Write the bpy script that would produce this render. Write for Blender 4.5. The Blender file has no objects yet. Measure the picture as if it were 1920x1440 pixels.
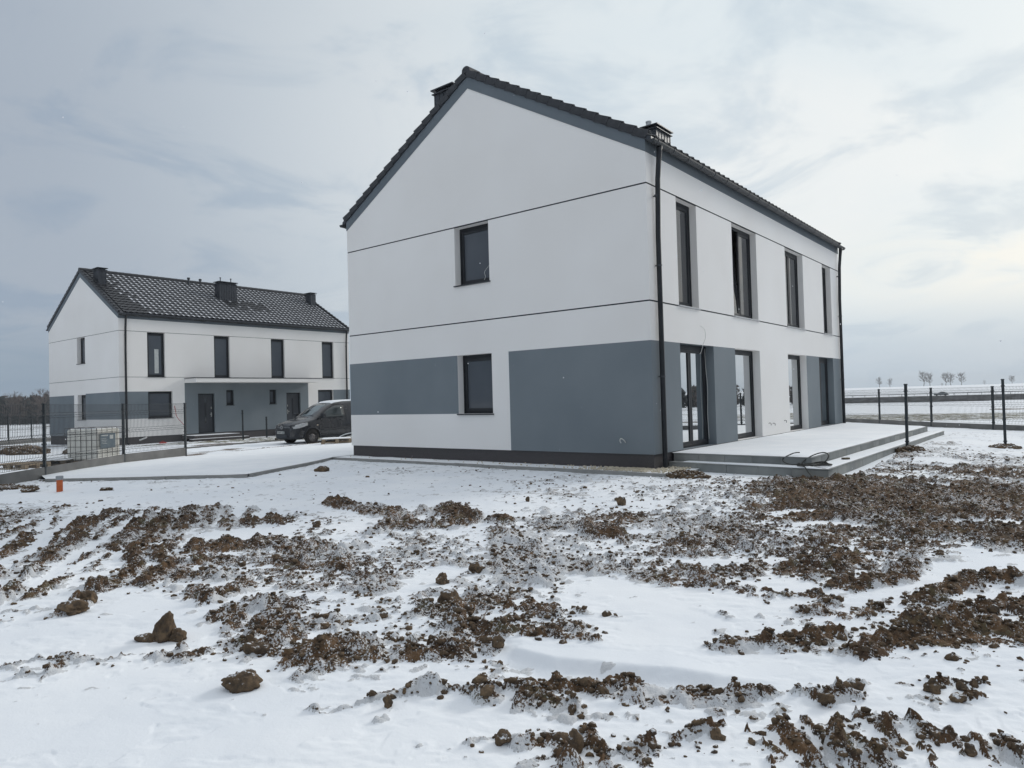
import bpy, bmesh, math, random
import numpy as np
from mathutils import Vector, Matrix, Quaternion
R_ = math.radians
scene = bpy.context.scene
C = scene.collection

# ------------------------------------------------------------------ camera, sky, sun, exposure
cam_d = bpy.data.cameras.new('camera'); cam = bpy.data.objects.new('camera', cam_d); C.objects.link(cam)
FW = Vector((-0.62505216, 0.78031595, 0.02041608)); RT = Vector((0.7798283, 0.62538406, -0.02761524)); UP = RT.cross(FW).normalized()
m3 = Matrix((RT.normalized(), UP, -FW.normalized())).transposed()
cam.matrix_world = Matrix.Translation((6.771, -13.0247, 1.6)) @ m3.to_4x4()
cam_d.sensor_width = 36.0; cam_d.lens = 1325.16 / 1920 * 36.0
cam_d.clip_start = 0.05; cam_d.clip_end = 4000
scene.camera = cam
YAW = 0.6754
CX, CY = 6.771, -13.0247
CA, SA = math.cos(YAW), math.sin(YAW)

world = bpy.data.worlds.new('World'); scene.world = world; world.use_nodes = True
wt = world.node_tree; wn = wt.nodes; wl = wt.links; wn.clear()
SUN_EL, SUN_AZ = R_(24), R_(12)          # azimuth measured from +Y towards +X
def N(t, **kw):
    n = wn.new(t)
    for k, v in kw.items(): setattr(n, k, v)
    return n
sky = N('ShaderNodeTexSky', sky_type='NISHITA', sun_disc=False, sun_elevation=SUN_EL, sun_rotation=SUN_AZ)
sky.air_density = 1.2; sky.dust_density = 3.0
bg1 = N('ShaderNodeBackground'); bg1.inputs['Strength'].default_value = 0.06
wl.new(sky.outputs[0], bg1.inputs['Color'])
tc = N('ShaderNodeTexCoord')
nrm = N('ShaderNodeVectorMath', operation='NORMALIZE'); wl.new(tc.outputs['Generated'], nrm.inputs[0])
sep = N('ShaderNodeSeparateXYZ'); wl.new(nrm.outputs[0], sep.inputs[0])
def M(op, a, b=None, c=None, clamp=False, nodes=None):
    n = N('ShaderNodeMath', operation=op); n.use_clamp = clamp
    for i, v in enumerate((a, b, c)):
        if v is None: continue
        if isinstance(v, (int, float)): n.inputs[i].default_value = v
        else: wl.new(v, n.inputs[i])
    return n.outputs[0]
def DOT(vec):
    n = N('ShaderNodeVectorMath', operation='DOT_PRODUCT'); wl.new(nrm.outputs[0], n.inputs[0]); n.inputs[1].default_value = Vector(vec).normalized(); return n.outputs['Value']
def MR(v, a, b, c, d, smooth=True):
    n = N('ShaderNodeMapRange'); n.interpolation_type = 'SMOOTHSTEP' if smooth else 'LINEAR'
    wl.new(v, n.inputs['Value'])
    for k, x in zip(('From Min', 'From Max', 'To Min', 'To Max'), (a, b, c, d)): n.inputs[k].default_value = x
    return n.outputs['Result']
def MIXC(f, a, b):
    n = N('ShaderNodeMix', data_type='RGBA')
    if isinstance(f, float): n.inputs['Factor'].default_value = f
    else: wl.new(f, n.inputs['Factor'])
    for i, v in ((6, a), (7, b)):
        if isinstance(v, tuple): n.inputs[i].default_value = (*v, 1)
        else: wl.new(v, n.inputs[i])
    return n.outputs[2]
# cloud deck: directions flattened onto a layer so that clouds stretch towards the horizon
den = M('ADD', M('MAXIMUM', sep.outputs['Z'], 0.0), 0.22)
px = M('DIVIDE', sep.outputs['X'], den); py = M('DIVIDE', sep.outputs['Y'], den)
cmb = N('ShaderNodeCombineXYZ'); wl.new(px, cmb.inputs[0]); wl.new(py, cmb.inputs[1])
def noise(scale, detail, rough, off, dist=0.0):
    n = N('ShaderNodeTexNoise'); n.inputs['Scale'].default_value = scale; n.inputs['Detail'].default_value = detail
    n.inputs['Roughness'].default_value = rough; n.inputs['Distortion'].default_value = dist
    a = N('ShaderNodeVectorMath', operation='ADD'); wl.new(cmb.outputs[0], a.inputs[0]); a.inputs[1].default_value = off
    wl.new(a.outputs[0], n.inputs['Vector']); return n.outputs['Fac']
n1 = noise(0.8, 6, 0.52, (3.1, 1.7, 0), 0.5)
n2 = noise(2.1, 7, 0.58, (9.1, 4.2, 0), 0.8)
# bright half of the overcast lies round the hidden sun
bright = MR(DOT((-0.03, 0.93, 0.36)), 0.35, 0.985, 0.0, 1.0)
base = MIXC(bright, (0.39, 0.445, 0.52), (0.74, 0.81, 0.845))
cl = MR(n1, 0.40, 0.60, 0.0, 1.0)
base2 = MIXC(M('MULTIPLY', cl, MR(bright, 0.0, 1.0, 0.2, 0.62)), base, MIXC(bright, (0.44, 0.505, 0.58), (0.87, 0.885, 0.88)))
cl2 = MR(n2, 0.48, 0.66, 0.0, 1.0)
base3 = MIXC(M('MULTIPLY', cl2, 0.6), base2, MIXC(bright, (0.28, 0.36, 0.47), (0.50, 0.60, 0.69)))
# thin brighter breaks and a blue-grey bank low on the horizon
low = MR(sep.outputs['Z'], 0.035, 0.13, 1.0, 0.0)
cream = M('MULTIPLY', M('MULTIPLY', MR(M('ABSOLUTE', M('SUBTRACT', sep.outputs['Z'], 0.145)), 0.0, 0.085, 1.0, 0.0), MR(n2, 0.38, 0.6, 1.0, 0.15)), MR(DOT((0.1, 0.98, 0.12)), 0.90, 0.99, 0.0, 0.75))
base4 = MIXC(cream, base3, (0.90, 0.89, 0.83))
base5 = MIXC(M('MULTIPLY', low, 0.8), base4, MIXC(bright, (0.27, 0.35, 0.44), (0.46, 0.57, 0.68)))
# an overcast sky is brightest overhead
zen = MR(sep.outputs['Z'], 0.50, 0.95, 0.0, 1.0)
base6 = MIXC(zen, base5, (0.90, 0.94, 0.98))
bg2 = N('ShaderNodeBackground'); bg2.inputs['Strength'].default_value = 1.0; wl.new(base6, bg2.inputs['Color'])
mx = N('ShaderNodeMixShader'); mx.inputs[0].default_value = 0.93
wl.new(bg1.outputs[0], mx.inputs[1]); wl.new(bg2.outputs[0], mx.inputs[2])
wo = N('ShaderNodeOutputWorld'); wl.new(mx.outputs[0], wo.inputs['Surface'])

sl = bpy.data.lights.new('sun', 'SUN'); sl.energy = 1.3; sl.angle = R_(14); sl.color = (1.0, 0.965, 0.91)
so = bpy.data.objects.new('sun', sl); C.objects.link(so)
sd = Vector((math.sin(SUN_AZ) * math.cos(SUN_EL), math.cos(SUN_AZ) * math.cos(SUN_EL), math.sin(SUN_EL)))
so.rotation_euler = sd.to_track_quat('Z', 'Y').to_euler(); so.location = (0, 0, 60)
scene.view_settings.view_transform = 'Standard'; scene.view_settings.look = 'None'
scene.view_settings.exposure = 0.08; scene.view_settings.gamma = 1.0; scene.view_settings.use_curve_mapping = False
scene.render.engine = 'CYCLES'

random.seed(7)
rng = np.random.default_rng(11)

# ------------------------------------------------------------------ materials
def mat(name, col, rough=0.8, col2=None, nscale=3.0, spec=0.3, metal=0.0, bump=0.0, bscale=60.0, ior=None, lo=0.35, hi=0.65, detail=4, coord='Object', trans=0.0, stretch=None, bdist=0.01):
    m = bpy.data.materials.new(name); m.use_nodes = True; nt = m.node_tree; b = nt.nodes['Principled BSDF']
    b.inputs['Base Color'].default_value = (*col, 1); b.inputs['Roughness'].default_value = rough
    b.inputs['Specular IOR Level'].default_value = spec; b.inputs['Metallic'].default_value = metal
    if ior: b.inputs['IOR'].default_value = ior
    if trans: b.inputs['Transmission Weight'].default_value = trans
    t = nt.nodes.new('ShaderNodeTexCoord'); src = t.outputs[coord]
    if stretch:
        mp = nt.nodes.new('ShaderNodeMapping'); mp.inputs['Scale'].default_value = stretch; nt.links.new(src, mp.inputs[0]); src = mp.outputs[0]
    if col2:
        n = nt.nodes.new('ShaderNodeTexNoise'); n.inputs['Scale'].default_value = nscale; n.inputs['Detail'].default_value = detail
        nt.links.new(src, n.inputs['Vector'])
        r = nt.nodes.new('ShaderNodeValToRGB'); r.color_ramp.elements[0].position = lo; r.color_ramp.elements[1].position = hi
        r.color_ramp.elements[0].color = (*col, 1); r.color_ramp.elements[1].color = (*col2, 1)
        nt.links.new(n.outputs['Fac'], r.inputs[0]); nt.links.new(r.outputs[0], b.inputs['Base Color'])
    if bump:
        n2 = nt.nodes.new('ShaderNodeTexNoise'); n2.inputs['Scale'].default_value = bscale; n2.inputs['Detail'].default_value = 5
        nt.links.new(src, n2.inputs['Vector'])
        bp = nt.nodes.new('ShaderNodeBump'); bp.inputs['Strength'].default_value = bump; bp.inputs['Distance'].default_value = bdist
        nt.links.new(n2.outputs['Fac'], bp.inputs['Height']); nt.links.new(bp.outputs[0], b.inputs['Normal'])
    return m
WHITE = mat('white_render', (0.825, 0.80, 0.77), 0.9, (0.875, 0.855, 0.83), 0.45, bump=0.25, bscale=180, lo=0.3, hi=0.7)
GREY = mat('blue_grey_render', (0.178, 0.206, 0.226), 0.9, (0.206, 0.234, 0.252), 0.6, bump=0.3, bscale=180)
BAND = mat('blue_grey_band', (0.132, 0.156, 0.176), 0.85, (0.150, 0.174, 0.194), 0.8, bump=0.2, bscale=150)
PLINTH = mat('dark_mosaic_plinth', (0.060, 0.056, 0.058), 0.8, (0.11, 0.10, 0.10), 90, bump=0.5, bscale=200, lo=0.4, hi=0.7)
GROOVE = mat('groove_dark', (0.035, 0.042, 0.05), 0.7, (0.05, 0.055, 0.062), 5)
ANTH = mat('anthracite_frame', (0.011, 0.013, 0.016), 0.5, (0.016, 0.018, 0.022), 3, spec=0.3)
ANTH2 = mat('anthracite_sash', (0.018, 0.020, 0.024), 0.5, (0.024, 0.027, 0.031), 3, spec=0.35)
SILLM = mat('dark_metal_sill', (0.022, 0.025, 0.030), 0.45, (0.03, 0.033, 0.038), 4, spec=0.5)
SILLL = mat('pale_stone_sill', (0.42, 0.43, 0.44), 0.7, (0.5, 0.5, 0.5), 6)
GLASS = mat('window_glass', (0.035, 0.038, 0.043), 0.02, (0.05, 0.053, 0.057), 1.2, spec=0.5, ior=1.7)
GLASSP = mat('patio_glass', (0.70, 0.72, 0.73), 0.012, (0.74, 0.76, 0.77), 1.0, metal=1.0)
GLASSD = mat('window_glass_dim', (0.075, 0.085, 0.10), 0.05, (0.09, 0.10, 0.115), 0.8, spec=0.5, ior=1.45)
TILE = mat('dark_roof_tile', (0.020, 0.022, 0.026), 0.5, (0.040, 0.041, 0.046), 9, spec=0.45, bump=0.2, bscale=60, lo=0.3, hi=0.75)
METAL = mat('anthracite_metal', (0.026, 0.030, 0.038), 0.42, (0.036, 0.04, 0.048), 2.5, spec=0.5)
GUTTER = mat('gutter_metal', (0.020, 0.023, 0.026), 0.45, (0.032, 0.035, 0.038), 3, spec=0.4)
PIPEM = mat('dark_downpipe', (0.011, 0.013, 0.016), 0.5, (0.018, 0.02, 0.023), 3, spec=0.35)
PVC = mat('grey_flue_pipe', (0.50, 0.52, 0.53), 0.5, (0.58, 0.6, 0.61), 6)
CONC = mat('concrete', (0.235, 0.235, 0.225), 0.9, (0.31, 0.305, 0.29), 2.5, bump=0.3, bscale=90)
CONCD = mat('concrete_board', (0.135, 0.135, 0.132), 0.9, (0.19, 0.187, 0.18), 2.0, bump=0.3, bscale=80)
TERR = mat('terrace_tile', (0.215, 0.225, 0.220), 0.75, (0.275, 0.285, 0.275), 1.7, bump=0.15, bscale=60)
TERR2 = mat('terrace_tile_dark', (0.165, 0.175, 0.172), 0.75, (0.215, 0.225, 0.22), 1.7, bump=0.15, bscale=60)
TERR3 = mat('terrace_tile_pale', (0.235, 0.24, 0.228), 0.75, (0.30, 0.305, 0.29), 1.7, bump=0.15, bscale=60)
SNOWM = mat('snow_cover', (0.80, 0.825, 0.85), 0.75, (0.86, 0.875, 0.89), 1.5, spec=0.25, bump=0.35, bscale=14, bdist=0.03)
WOOD = mat('weathered_pallet_wood', (0.23, 0.175, 0.12), 0.9, (0.34, 0.27, 0.19), 8, bump=0.4, bscale=60)
WOODD = mat('dark_damp_wood', (0.085, 0.065, 0.045), 0.9, (0.14, 0.11, 0.075), 10, bump=0.4, bscale=60)
POSTM = mat('green_black_post', (0.014, 0.020, 0.024), 0.45, (0.022, 0.029, 0.033), 4, spec=0.45)
WIREM = mat('fence_wire', (0.018, 0.022, 0.025), 0.5, (0.026, 0.03, 0.033), 9)
CABLE = mat('black_cable', (0.035, 0.035, 0.033), 0.6, (0.06, 0.058, 0.05), 6)
CABLEW = mat('white_cable', (0.55, 0.55, 0.52), 0.6, (0.65, 0.65, 0.62), 6)
ORANGE = mat('orange_sewer_pipe', (0.46, 0.10, 0.028), 0.5, (0.55, 0.14, 0.05), 14, bump=0.1)
PIPECAP = mat('grey_pipe_cap', (0.25, 0.27, 0.28), 0.6, (0.33, 0.34, 0.35), 20)
TANKP = mat('yellowed_tank_plastic', (0.76, 0.735, 0.66), 0.45, (0.82, 0.80, 0.73), 3.0, spec=0.4)
CAGE = mat('galvanised_cage', (0.075, 0.07, 0.065), 0.5, (0.13, 0.12, 0.11), 8, metal=0.3)
LABEL = mat('faded_blue_label', (0.115, 0.155, 0.185), 0.6, (0.16, 0.20, 0.22), 8)
PAPER = mat('pale_sticker', (0.5, 0.52, 0.5), 0.6, (0.6, 0.6, 0.58), 9)
RED = mat('red_plastic', (0.45, 0.03, 0.025), 0.5, (0.55, 0.05, 0.04), 8)
GRAV = mat('yellow_gravel', (0.42, 0.36, 0.26), 0.85, (0.62, 0.56, 0.45), 9)
ASPH = mat('asphalt', (0.045, 0.047, 0.05), 0.85, (0.065, 0.067, 0.07), 2)
EMB = mat('road_verge_soil', (0.06, 0.058, 0.055), 0.95, (0.13, 0.13, 0.13), 0.6)
GALV = mat('galvanised_rail', (0.09, 0.1, 0.11), 0.5, (0.13, 0.14, 0.15), 1)
BARK = mat('bare_bark', (0.075, 0.062, 0.058), 0.9, (0.12, 0.10, 0.095), 2)
CONIF = mat('dark_conifer', (0.014, 0.021, 0.020), 0.9, (0.035, 0.043, 0.036), 0.35, lo=0.35, hi=0.7)
TWIGM = mat('winter_twigs', (0.10, 0.078, 0.068), 0.95, (0.15, 0.12, 0.105), 1)
DEADG = mat('dead_grass', (0.16, 0.13, 0.07), 0.9, (0.26, 0.22, 0.13), 5)
CARP = mat('dark_van_paint', (0.012, 0.013, 0.016), 0.22, (0.026, 0.026, 0.028), 2, spec=0.5)
CARP.node_tree.nodes['Principled BSDF'].inputs['Coat Weight'].default_value = 0.4
CARG = mat('silver_car_paint', (0.16, 0.18, 0.19), 0.3, (0.2, 0.22, 0.23), 2, spec=0.5, metal=0.3)
BUMP_ = mat('black_bumper_plastic', (0.020, 0.022, 0.026), 0.6, (0.03, 0.032, 0.036), 5)
WSCR = mat('windscreen_glass', (0.22, 0.25, 0.25), 0.02, (0.26, 0.30, 0.30), 2.5, metal=0.85)
CGLASS = mat('car_glass', (0.03, 0.038, 0.04), 0.09, (0.04, 0.05, 0.05), 2, ior=1.9)
RUB = mat('tyre_rubber', (0.016, 0.015, 0.015), 0.85, (0.028, 0.025, 0.023), 12)
RIM = mat('steel_rim', (0.10, 0.095, 0.095), 0.55, (0.16, 0.15, 0.145), 8, metal=0.4)
LAMP = mat('headlamp_glass', (0.35, 0.36, 0.36), 0.12, (0.5, 0.5, 0.5), 14, spec=0.6)
CHROME = mat('chrome', (0.45, 0.46, 0.47), 0.15, (0.5, 0.5, 0.5), 8, metal=0.9)
STEEL = mat('brushed_steel', (0.4, 0.4, 0.38), 0.35, (0.5, 0.5, 0.48), 8, metal=0.6)
AMBER = mat('indicator_lens', (0.5, 0.4, 0.3), 0.3, (0.55, 0.45, 0.35), 8)

def snow_tile_mat():
    """snow caught in the pans of the tiles: colour follows where the snow lies on the roof"""
    m = bpy.data.materials.new('tile_snow'); m.use_nodes = True; nt = m.node_tree; b = nt.nodes['Principled BSDF']; b.inputs['Roughness'].default_value = 0.8
    g = nt.nodes.new('ShaderNodeNewGeometry')
    n = nt.nodes.new('ShaderNodeTexNoise'); n.inputs['Scale'].default_value = 9; n.inputs['Detail'].default_value = 4; nt.links.new(g.outputs['Position'], n.inputs['Vector'])
    n3 = nt.nodes.new('ShaderNodeTexNoise'); n3.inputs['Scale'].default_value = 0.7; n3.inputs['Detail'].default_value = 2; nt.links.new(g.outputs['Position'], n3.inputs['Vector'])
    a = nt.nodes.new('ShaderNodeMath'); a.operation = 'ADD'; nt.links.new(n.outputs[0], a.inputs[0]); nt.links.new(n3.outputs[0], a.inputs[1])
    r = nt.nodes.new('ShaderNodeValToRGB'); r.color_ramp.elements[0].position = 0.34; r.color_ramp.elements[1].position = 0.44
    mh = nt.nodes.new('ShaderNodeMath'); mh.operation = 'MULTIPLY'; mh.inputs[1].default_value = 0.5; nt.links.new(a.outputs[0], mh.inputs[0])
    r.color_ramp.elements[0].color = (0.05, 0.05, 0.055, 1); r.color_ramp.elements[1].color = (0.68, 0.70, 0.74, 1)
    nt.links.new(mh.outputs[0], r.inputs[0]); nt.links.new(r.outputs[0], b.inputs['Base Color'])
    return m
TSNOW = snow_tile_mat()
TDUST = mat('frosted_tile', (0.085, 0.09, 0.10), 0.7, (0.13, 0.137, 0.15), 14)

def ground_mat():
    m = bpy.data.materials.new('snowy_ploughed_soil'); m.use_nodes = True; nt = m.node_tree; nd = nt.nodes; lk = nt.links; b = nd['Principled BSDF']
    g = nd.new('ShaderNodeNewGeometry'); P = g.outputs['Position']
    def nz(scale, det=4, rough=0.5, off=0):
        n = nd.new('ShaderNodeTexNoise'); n.inputs['Scale'].default_value = scale; n.inputs['Detail'].default_value = det; n.inputs['Roughness'].default_value = rough
        v = nd.new('ShaderNodeVectorMath'); v.operation = 'ADD'; v.inputs[1].default_value = (off, off * 2, 0); lk.new(P, v.inputs[0]); lk.new(v.outputs[0], n.inputs['Vector']); return n.outputs['Fac']
    def ma(op, a, c, clamp=False):
        n = nd.new('ShaderNodeMath'); n.operation = op; n.use_clamp = clamp
        for i, v in enumerate((a, c)):
            if isinstance(v, (int, float)): n.inputs[i].default_value = v
            else: lk.new(v, n.inputs[i])
        return n.outputs[0]
    def mr(v, a, c, d, e):
        n = nd.new('ShaderNodeMapRange'); n.interpolation_type = 'SMOOTHSTEP'; lk.new(v, n.inputs[0])
        for i, x in zip((1, 2, 3, 4), (a, c, d, e)): n.inputs[i].default_value = x
        return n.outputs[0]
    def mixc(f, a, c):
        n = nd.new('ShaderNodeMix'); n.data_type = 'RGBA'
        if isinstance(f, float): n.inputs[0].default_value = f
        else: lk.new(f, n.inputs[0])
        for i, v in ((6, a), (7, c)):
            if isinstance(v, tuple): n.inputs[i].default_value = (*v, 1)
            else: lk.new(v, n.inputs[i])
        return n.outputs[2]
    def attr(nm):
        a = nd.new('ShaderNodeAttribute'); a.attribute_name = nm; return a.outputs['Fac']
    mud, dust, grass = attr('mud'), attr('dust'), attr('grass')
    soil = mixc(mr(nz(1.6, 3), 0.35, 0.65, 0, 1), (0.078, 0.047, 0.028), (0.140, 0.083, 0.044))
    soil = mixc(mr(nz(14, 5, 0.6, 3), 0.4, 0.7, 0, 1), soil, (0.036, 0.028, 0.022))
    soil = mixc(mr(nz(5, 3, 0.5, 9), 0.55, 0.7, 0, 0.6), soil, (0.11, 0.098, 0.056))
    soil = mixc(mr(nz(60, 4, 0.6, 5), 0.55, 0.75, 0, 0.5), soil, (0.21, 0.165, 0.115))
    snow = mixc(mr(nz(0.8, 4), 0.35, 0.7, 0, 1), (0.78, 0.81, 0.845), (0.85, 0.87, 0.89))
    snow = mixc(mr(nz(3.5, 5, 0.6, 7), 0.55, 0.8, 0, 0.5), snow, (0.70, 0.735, 0.78))
    gr = mixc(mr(nz(7, 5, 0.7, 2), 0.4, 0.6, 0, 1), (0.055, 0.054, 0.030), (0.22, 0.20, 0.13))
    # snow dust caught in the crumb of the soil
    d1 = ma('ADD', ma('MULTIPLY', nz(75, 3, 0.7, 1), 0.6), ma('MULTIPLY', nz(16, 3, 0.6, 4), 0.4))
    dm = mr(ma('ADD', d1, ma('MULTIPLY', dust, 0.24)), 0.565, 0.625, 0.0, 1.0)
    soil_d = mixc(ma('MULTIPLY', dm, 0.85), soil, (0.70, 0.72, 0.74))
    edge = ma('ADD', mud, ma('MULTIPLY', ma('SUBTRACT', nz(120, 3, 0.6, 8), 0.5), 0.8))
    col = mixc(mr(edge, 0.38, 0.60, 0, 1), snow, soil_d)
    gsp = mr(ma('ADD', nz(1.6, 6, 0.8, 11), ma('MULTIPLY', grass, 0.13)), 0.56, 0.64, 0, 1)
    col = mixc(ma('MULTIPLY', gsp, mr(grass, 0.02, 0.3, 0, 1)), col, gr)
    lk.new(col, b.inputs['Base Color']); b.inputs['Roughness'].default_value = 0.85; b.inputs['Specular IOR Level'].default_value = 0.2
    bp = nd.new('ShaderNodeBump'); bp.inputs['Distance'].default_value = 0.012
    lk.new(mr(mud, 0.2, 0.7, 0.22, 0.9), bp.inputs['Strength'])
    lk.new(ma('ADD', nz(45, 5, 0.65, 6), ma('MULTIPLY', nz(140, 3, 0.6, 2), 0.4)), bp.inputs['Height']); lk.new(bp.outputs[0], b.inputs['Normal'])
    return m
GROUND = ground_mat()

def clod_mat():
    m = bpy.data.materials.new('soil_clod'); m.use_nodes = True; nt = m.node_tree; nd = nt.nodes; lk = nt.links; b = nd['Principled BSDF']
    g = nd.new('ShaderNodeNewGeometry'); P = g.outputs['Position']
    def nz(s, d=4, r=0.6):
        n = nd.new('ShaderNodeTexNoise'); n.inputs['Scale'].default_value = s; n.inputs['Detail'].default_value = d; n.inputs['Roughness'].default_value = r; lk.new(P, n.inputs['Vector']); return n.outputs['Fac']
    def ramp(f, p0, p1, c0, c1):
        r = nd.new('ShaderNodeValToRGB'); e = r.color_ramp.elements; e[0].position = p0; e[1].position = p1; e[0].color = (*c0, 1); e[1].color = (*c1, 1); lk.new(f, r.inputs[0]); return r.outputs[0]
    s1 = ramp(nz(5, 3), 0.35, 0.65, (0.088, 0.060, 0.038), (0.185, 0.128, 0.078))
    s2 = ramp(nz(30, 5), 0.4, 0.7, (0, 0, 0), (1, 1, 1))
    mx = nd.new('ShaderNodeMix'); mx.data_type = 'RGBA'; lk.new(s2, mx.inputs[0]); lk.new(s1, mx.inputs[6]); mx.inputs[7].default_value = (0.052, 0.042, 0.034, 1)
    sp = nd.new('ShaderNodeSeparateXYZ'); lk.new(g.outputs['Normal'], sp.inputs[0])
    a = nd.new('ShaderNodeMath'); a.operation = 'MULTIPLY_ADD'; a.inputs[1].default_value = 0.30; lk.new(sp.outputs[2], a.inputs[0]); lk.new(nz(22, 5, 0.7), a.inputs[2])
    f = nd.new('ShaderNodeMapRange'); lk.new(a.outputs[0], f.inputs[0]); f.inputs[1].default_value = 0.80; f.inputs[2].default_value = 0.88
    mx2 = nd.new('ShaderNodeMix'); mx2.data_type = 'RGBA'; lk.new(f.outputs[0], mx2.inputs[0]); lk.new(mx.outputs[2], mx2.inputs[6]); mx2.inputs[7].default_value = (0.72, 0.74, 0.76, 1)
    lk.new(mx2.outputs[2], b.inputs['Base Color']); b.inputs['Roughness'].default_value = 0.9; b.inputs['Specular IOR Level'].default_value = 0.2
    bp = nd.new('ShaderNodeBump'); bp.inputs['Strength'].default_value = 0.9; bp.inputs['Distance'].default_value = 0.008
    lk.new(nz(55, 5, 0.7), bp.inputs['Height']); lk.new(bp.outputs[0], b.inputs['Normal'])
    return m
CLODM = clod_mat()

# ------------------------------------------------------------------ mesh helpers
class MB:
    """collects polygons with material slots and links them as one mesh object"""
    def __init__(s): s.v = []; s.f = []; s.mi = []; s.mats = []
    def slot(s, m):
        if m not in s.mats: s.mats.append(m)
        return s.mats.index(m)
    def poly(s, pts, m):
        b = len(s.v); s.v += [tuple(p) for p in pts]; s.f.append(tuple(range(b, b + len(pts)))); s.mi.append(s.slot(m)); return s
    def mesh(s, verts, faces, m):
        b = len(s.v); s.v += [tuple(p) for p in verts]; k = s.slot(m)
        for f in faces: s.f.append(tuple(b + i for i in f)); s.mi.append(k)
        return s
    def box(s, x0, x1, y0, y1, z0, z1, m, T=None):
        p = [(x, y, z) for z in (z0, z1) for y in (y0, y1) for x in (x0, x1)]
        if T is not None: p = [T @ Vector(q) for q in p]
        return s.mesh(p, [(0, 2, 3, 1), (4, 5, 7, 6), (0, 1, 5, 4), (2, 6, 7, 3), (0, 4, 6, 2), (1, 3, 7, 5)], m)
    def tube(s, pts, r, m, n=6, cap=True):
        pts = [Vector(p) for p in pts]; rr = r if isinstance(r, (list, tuple)) else [r] * len(pts)
        V = []; F = []; up = None
        for i, p in enumerate(pts):
            d = (pts[min(i + 1, len(pts) - 1)] - pts[max(i - 1, 0)]).normalized()
            if up is None: up = Vector((0, 0, 1)) if abs(d.z) < 0.9 else Vector((1, 0, 0))
            a = d.cross(up).normalized(); b2 = a.cross(d).normalized(); up = b2
            for k in range(n):
                t = 2 * math.pi * k / n; V.append(p + (a * math.cos(t) + b2 * math.sin(t)) * rr[i])
        for i in range(len(pts) - 1):
            for k in range(n): F.append((i * n + k, i * n + (k + 1) % n, (i + 1) * n + (k + 1) % n, (i + 1) * n + k))
        if cap: F.append(tuple(range(n))[::-1]); F.append(tuple((len(pts) - 1) * n + k for k in range(n)))
        return s.mesh(V, F, m)
    def prism(s, prof, axis, a0, a1, m):
        """profile of 2D points swept along an axis: 'y' takes (x,z), 'x' takes (y,z), 'z' takes (x,y)"""
        def P(q, a): return {'y': (q[0], a, q[1]), 'x': (a, q[0], q[1]), 'z': (q[0], q[1], a)}[axis]
        n = len(prof); V = [P(q, a0) for q in prof] + [P(q, a1) for q in prof]
        F = [tuple(range(n)), tuple(range(2 * n - 1, n - 1, -1))] + [(i, (i + 1) % n, n + (i + 1) % n, n + i) for i in range(n)]
        return s.mesh(V, F, m)
    def build(s, name, parent=None, loc=None, bevel=0.0, smooth=False, rot=None):
        me = bpy.data.meshes.new(name); me.from_pydata(s.v, [], s.f)
        for m in s.mats: me.materials.append(m)
        me.polygons.foreach_set('material_index', s.mi)
        bm = bmesh.new(); bm.from_mesh(me); bmesh.ops.remove_doubles(bm, verts=bm.verts, dist=1e-5)
        bmesh.ops.recalc_face_normals(bm, faces=bm.faces); bm.to_mesh(me); bm.free()
        if smooth: me.polygons.foreach_set('use_smooth', [True] * len(me.polygons))
        me.update()
        o = bpy.data.objects.new(name, me); C.objects.link(o)
        if parent: o.parent = parent
        if loc is not None: o.location = loc
        if rot is not None: o.rotation_euler = rot
        if bevel:
            md = o.modifiers.new('bevel', 'BEVEL'); md.width = bevel; md.segments = 2; md.limit_method = 'ANGLE'
        return o
def tag(o, label=None, cat=None, group=None, kind=None):
    for k, v in (('label', label), ('category', cat), ('group', group), ('kind', kind)):
        if v: o[k] = v
    return o
def empty(name, loc, rz=0.0, **kw):
    o = bpy.data.objects.new(name, None); C.objects.link(o); o.location = loc; o.rotation_euler = (0, 0, rz); o.empty_display_size = 0.2
    return tag(o, **kw)
def link_copy(o, parent=None):
    c = o.copy(); C.objects.link(c)
    if parent: c.parent = parent
    return c
def copy_tree(o, parent=None):
    c = link_copy(o, parent)
    for ch in list(o.children): copy_tree(ch, c)
    return c
def np_mesh(name, V, F, mats, attrs=None, smooth=True, mi=None):
    me = bpy.data.meshes.new(name); nf, k = F.shape
    me.vertices.add(len(V)); me.vertices.foreach_set('co', V.astype(np.float32).ravel())
    me.loops.add(nf * k); me.loops.foreach_set('vertex_index', F.astype(np.int32).ravel())
    me.polygons.add(nf); me.polygons.foreach_set('loop_start', np.arange(0, nf * k, k, dtype=np.int32)); me.polygons.foreach_set('loop_total', np.full(nf, k, np.int32))
    me.polygons.foreach_set('use_smooth', np.full(nf, smooth))
    for m in mats: me.materials.append(m)
    if mi is not None: me.polygons.foreach_set('material_index', mi.astype(np.int32))
    for nm, a in (attrs or {}).items():
        at = me.attributes.new(nm, 'FLOAT', 'POINT'); at.data.foreach_set('value', a.astype(np.float32).ravel())
    me.update(calc_edges=True); me.validate()
    o = bpy.data.objects.new(name, me); C.objects.link(o); return o

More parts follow.
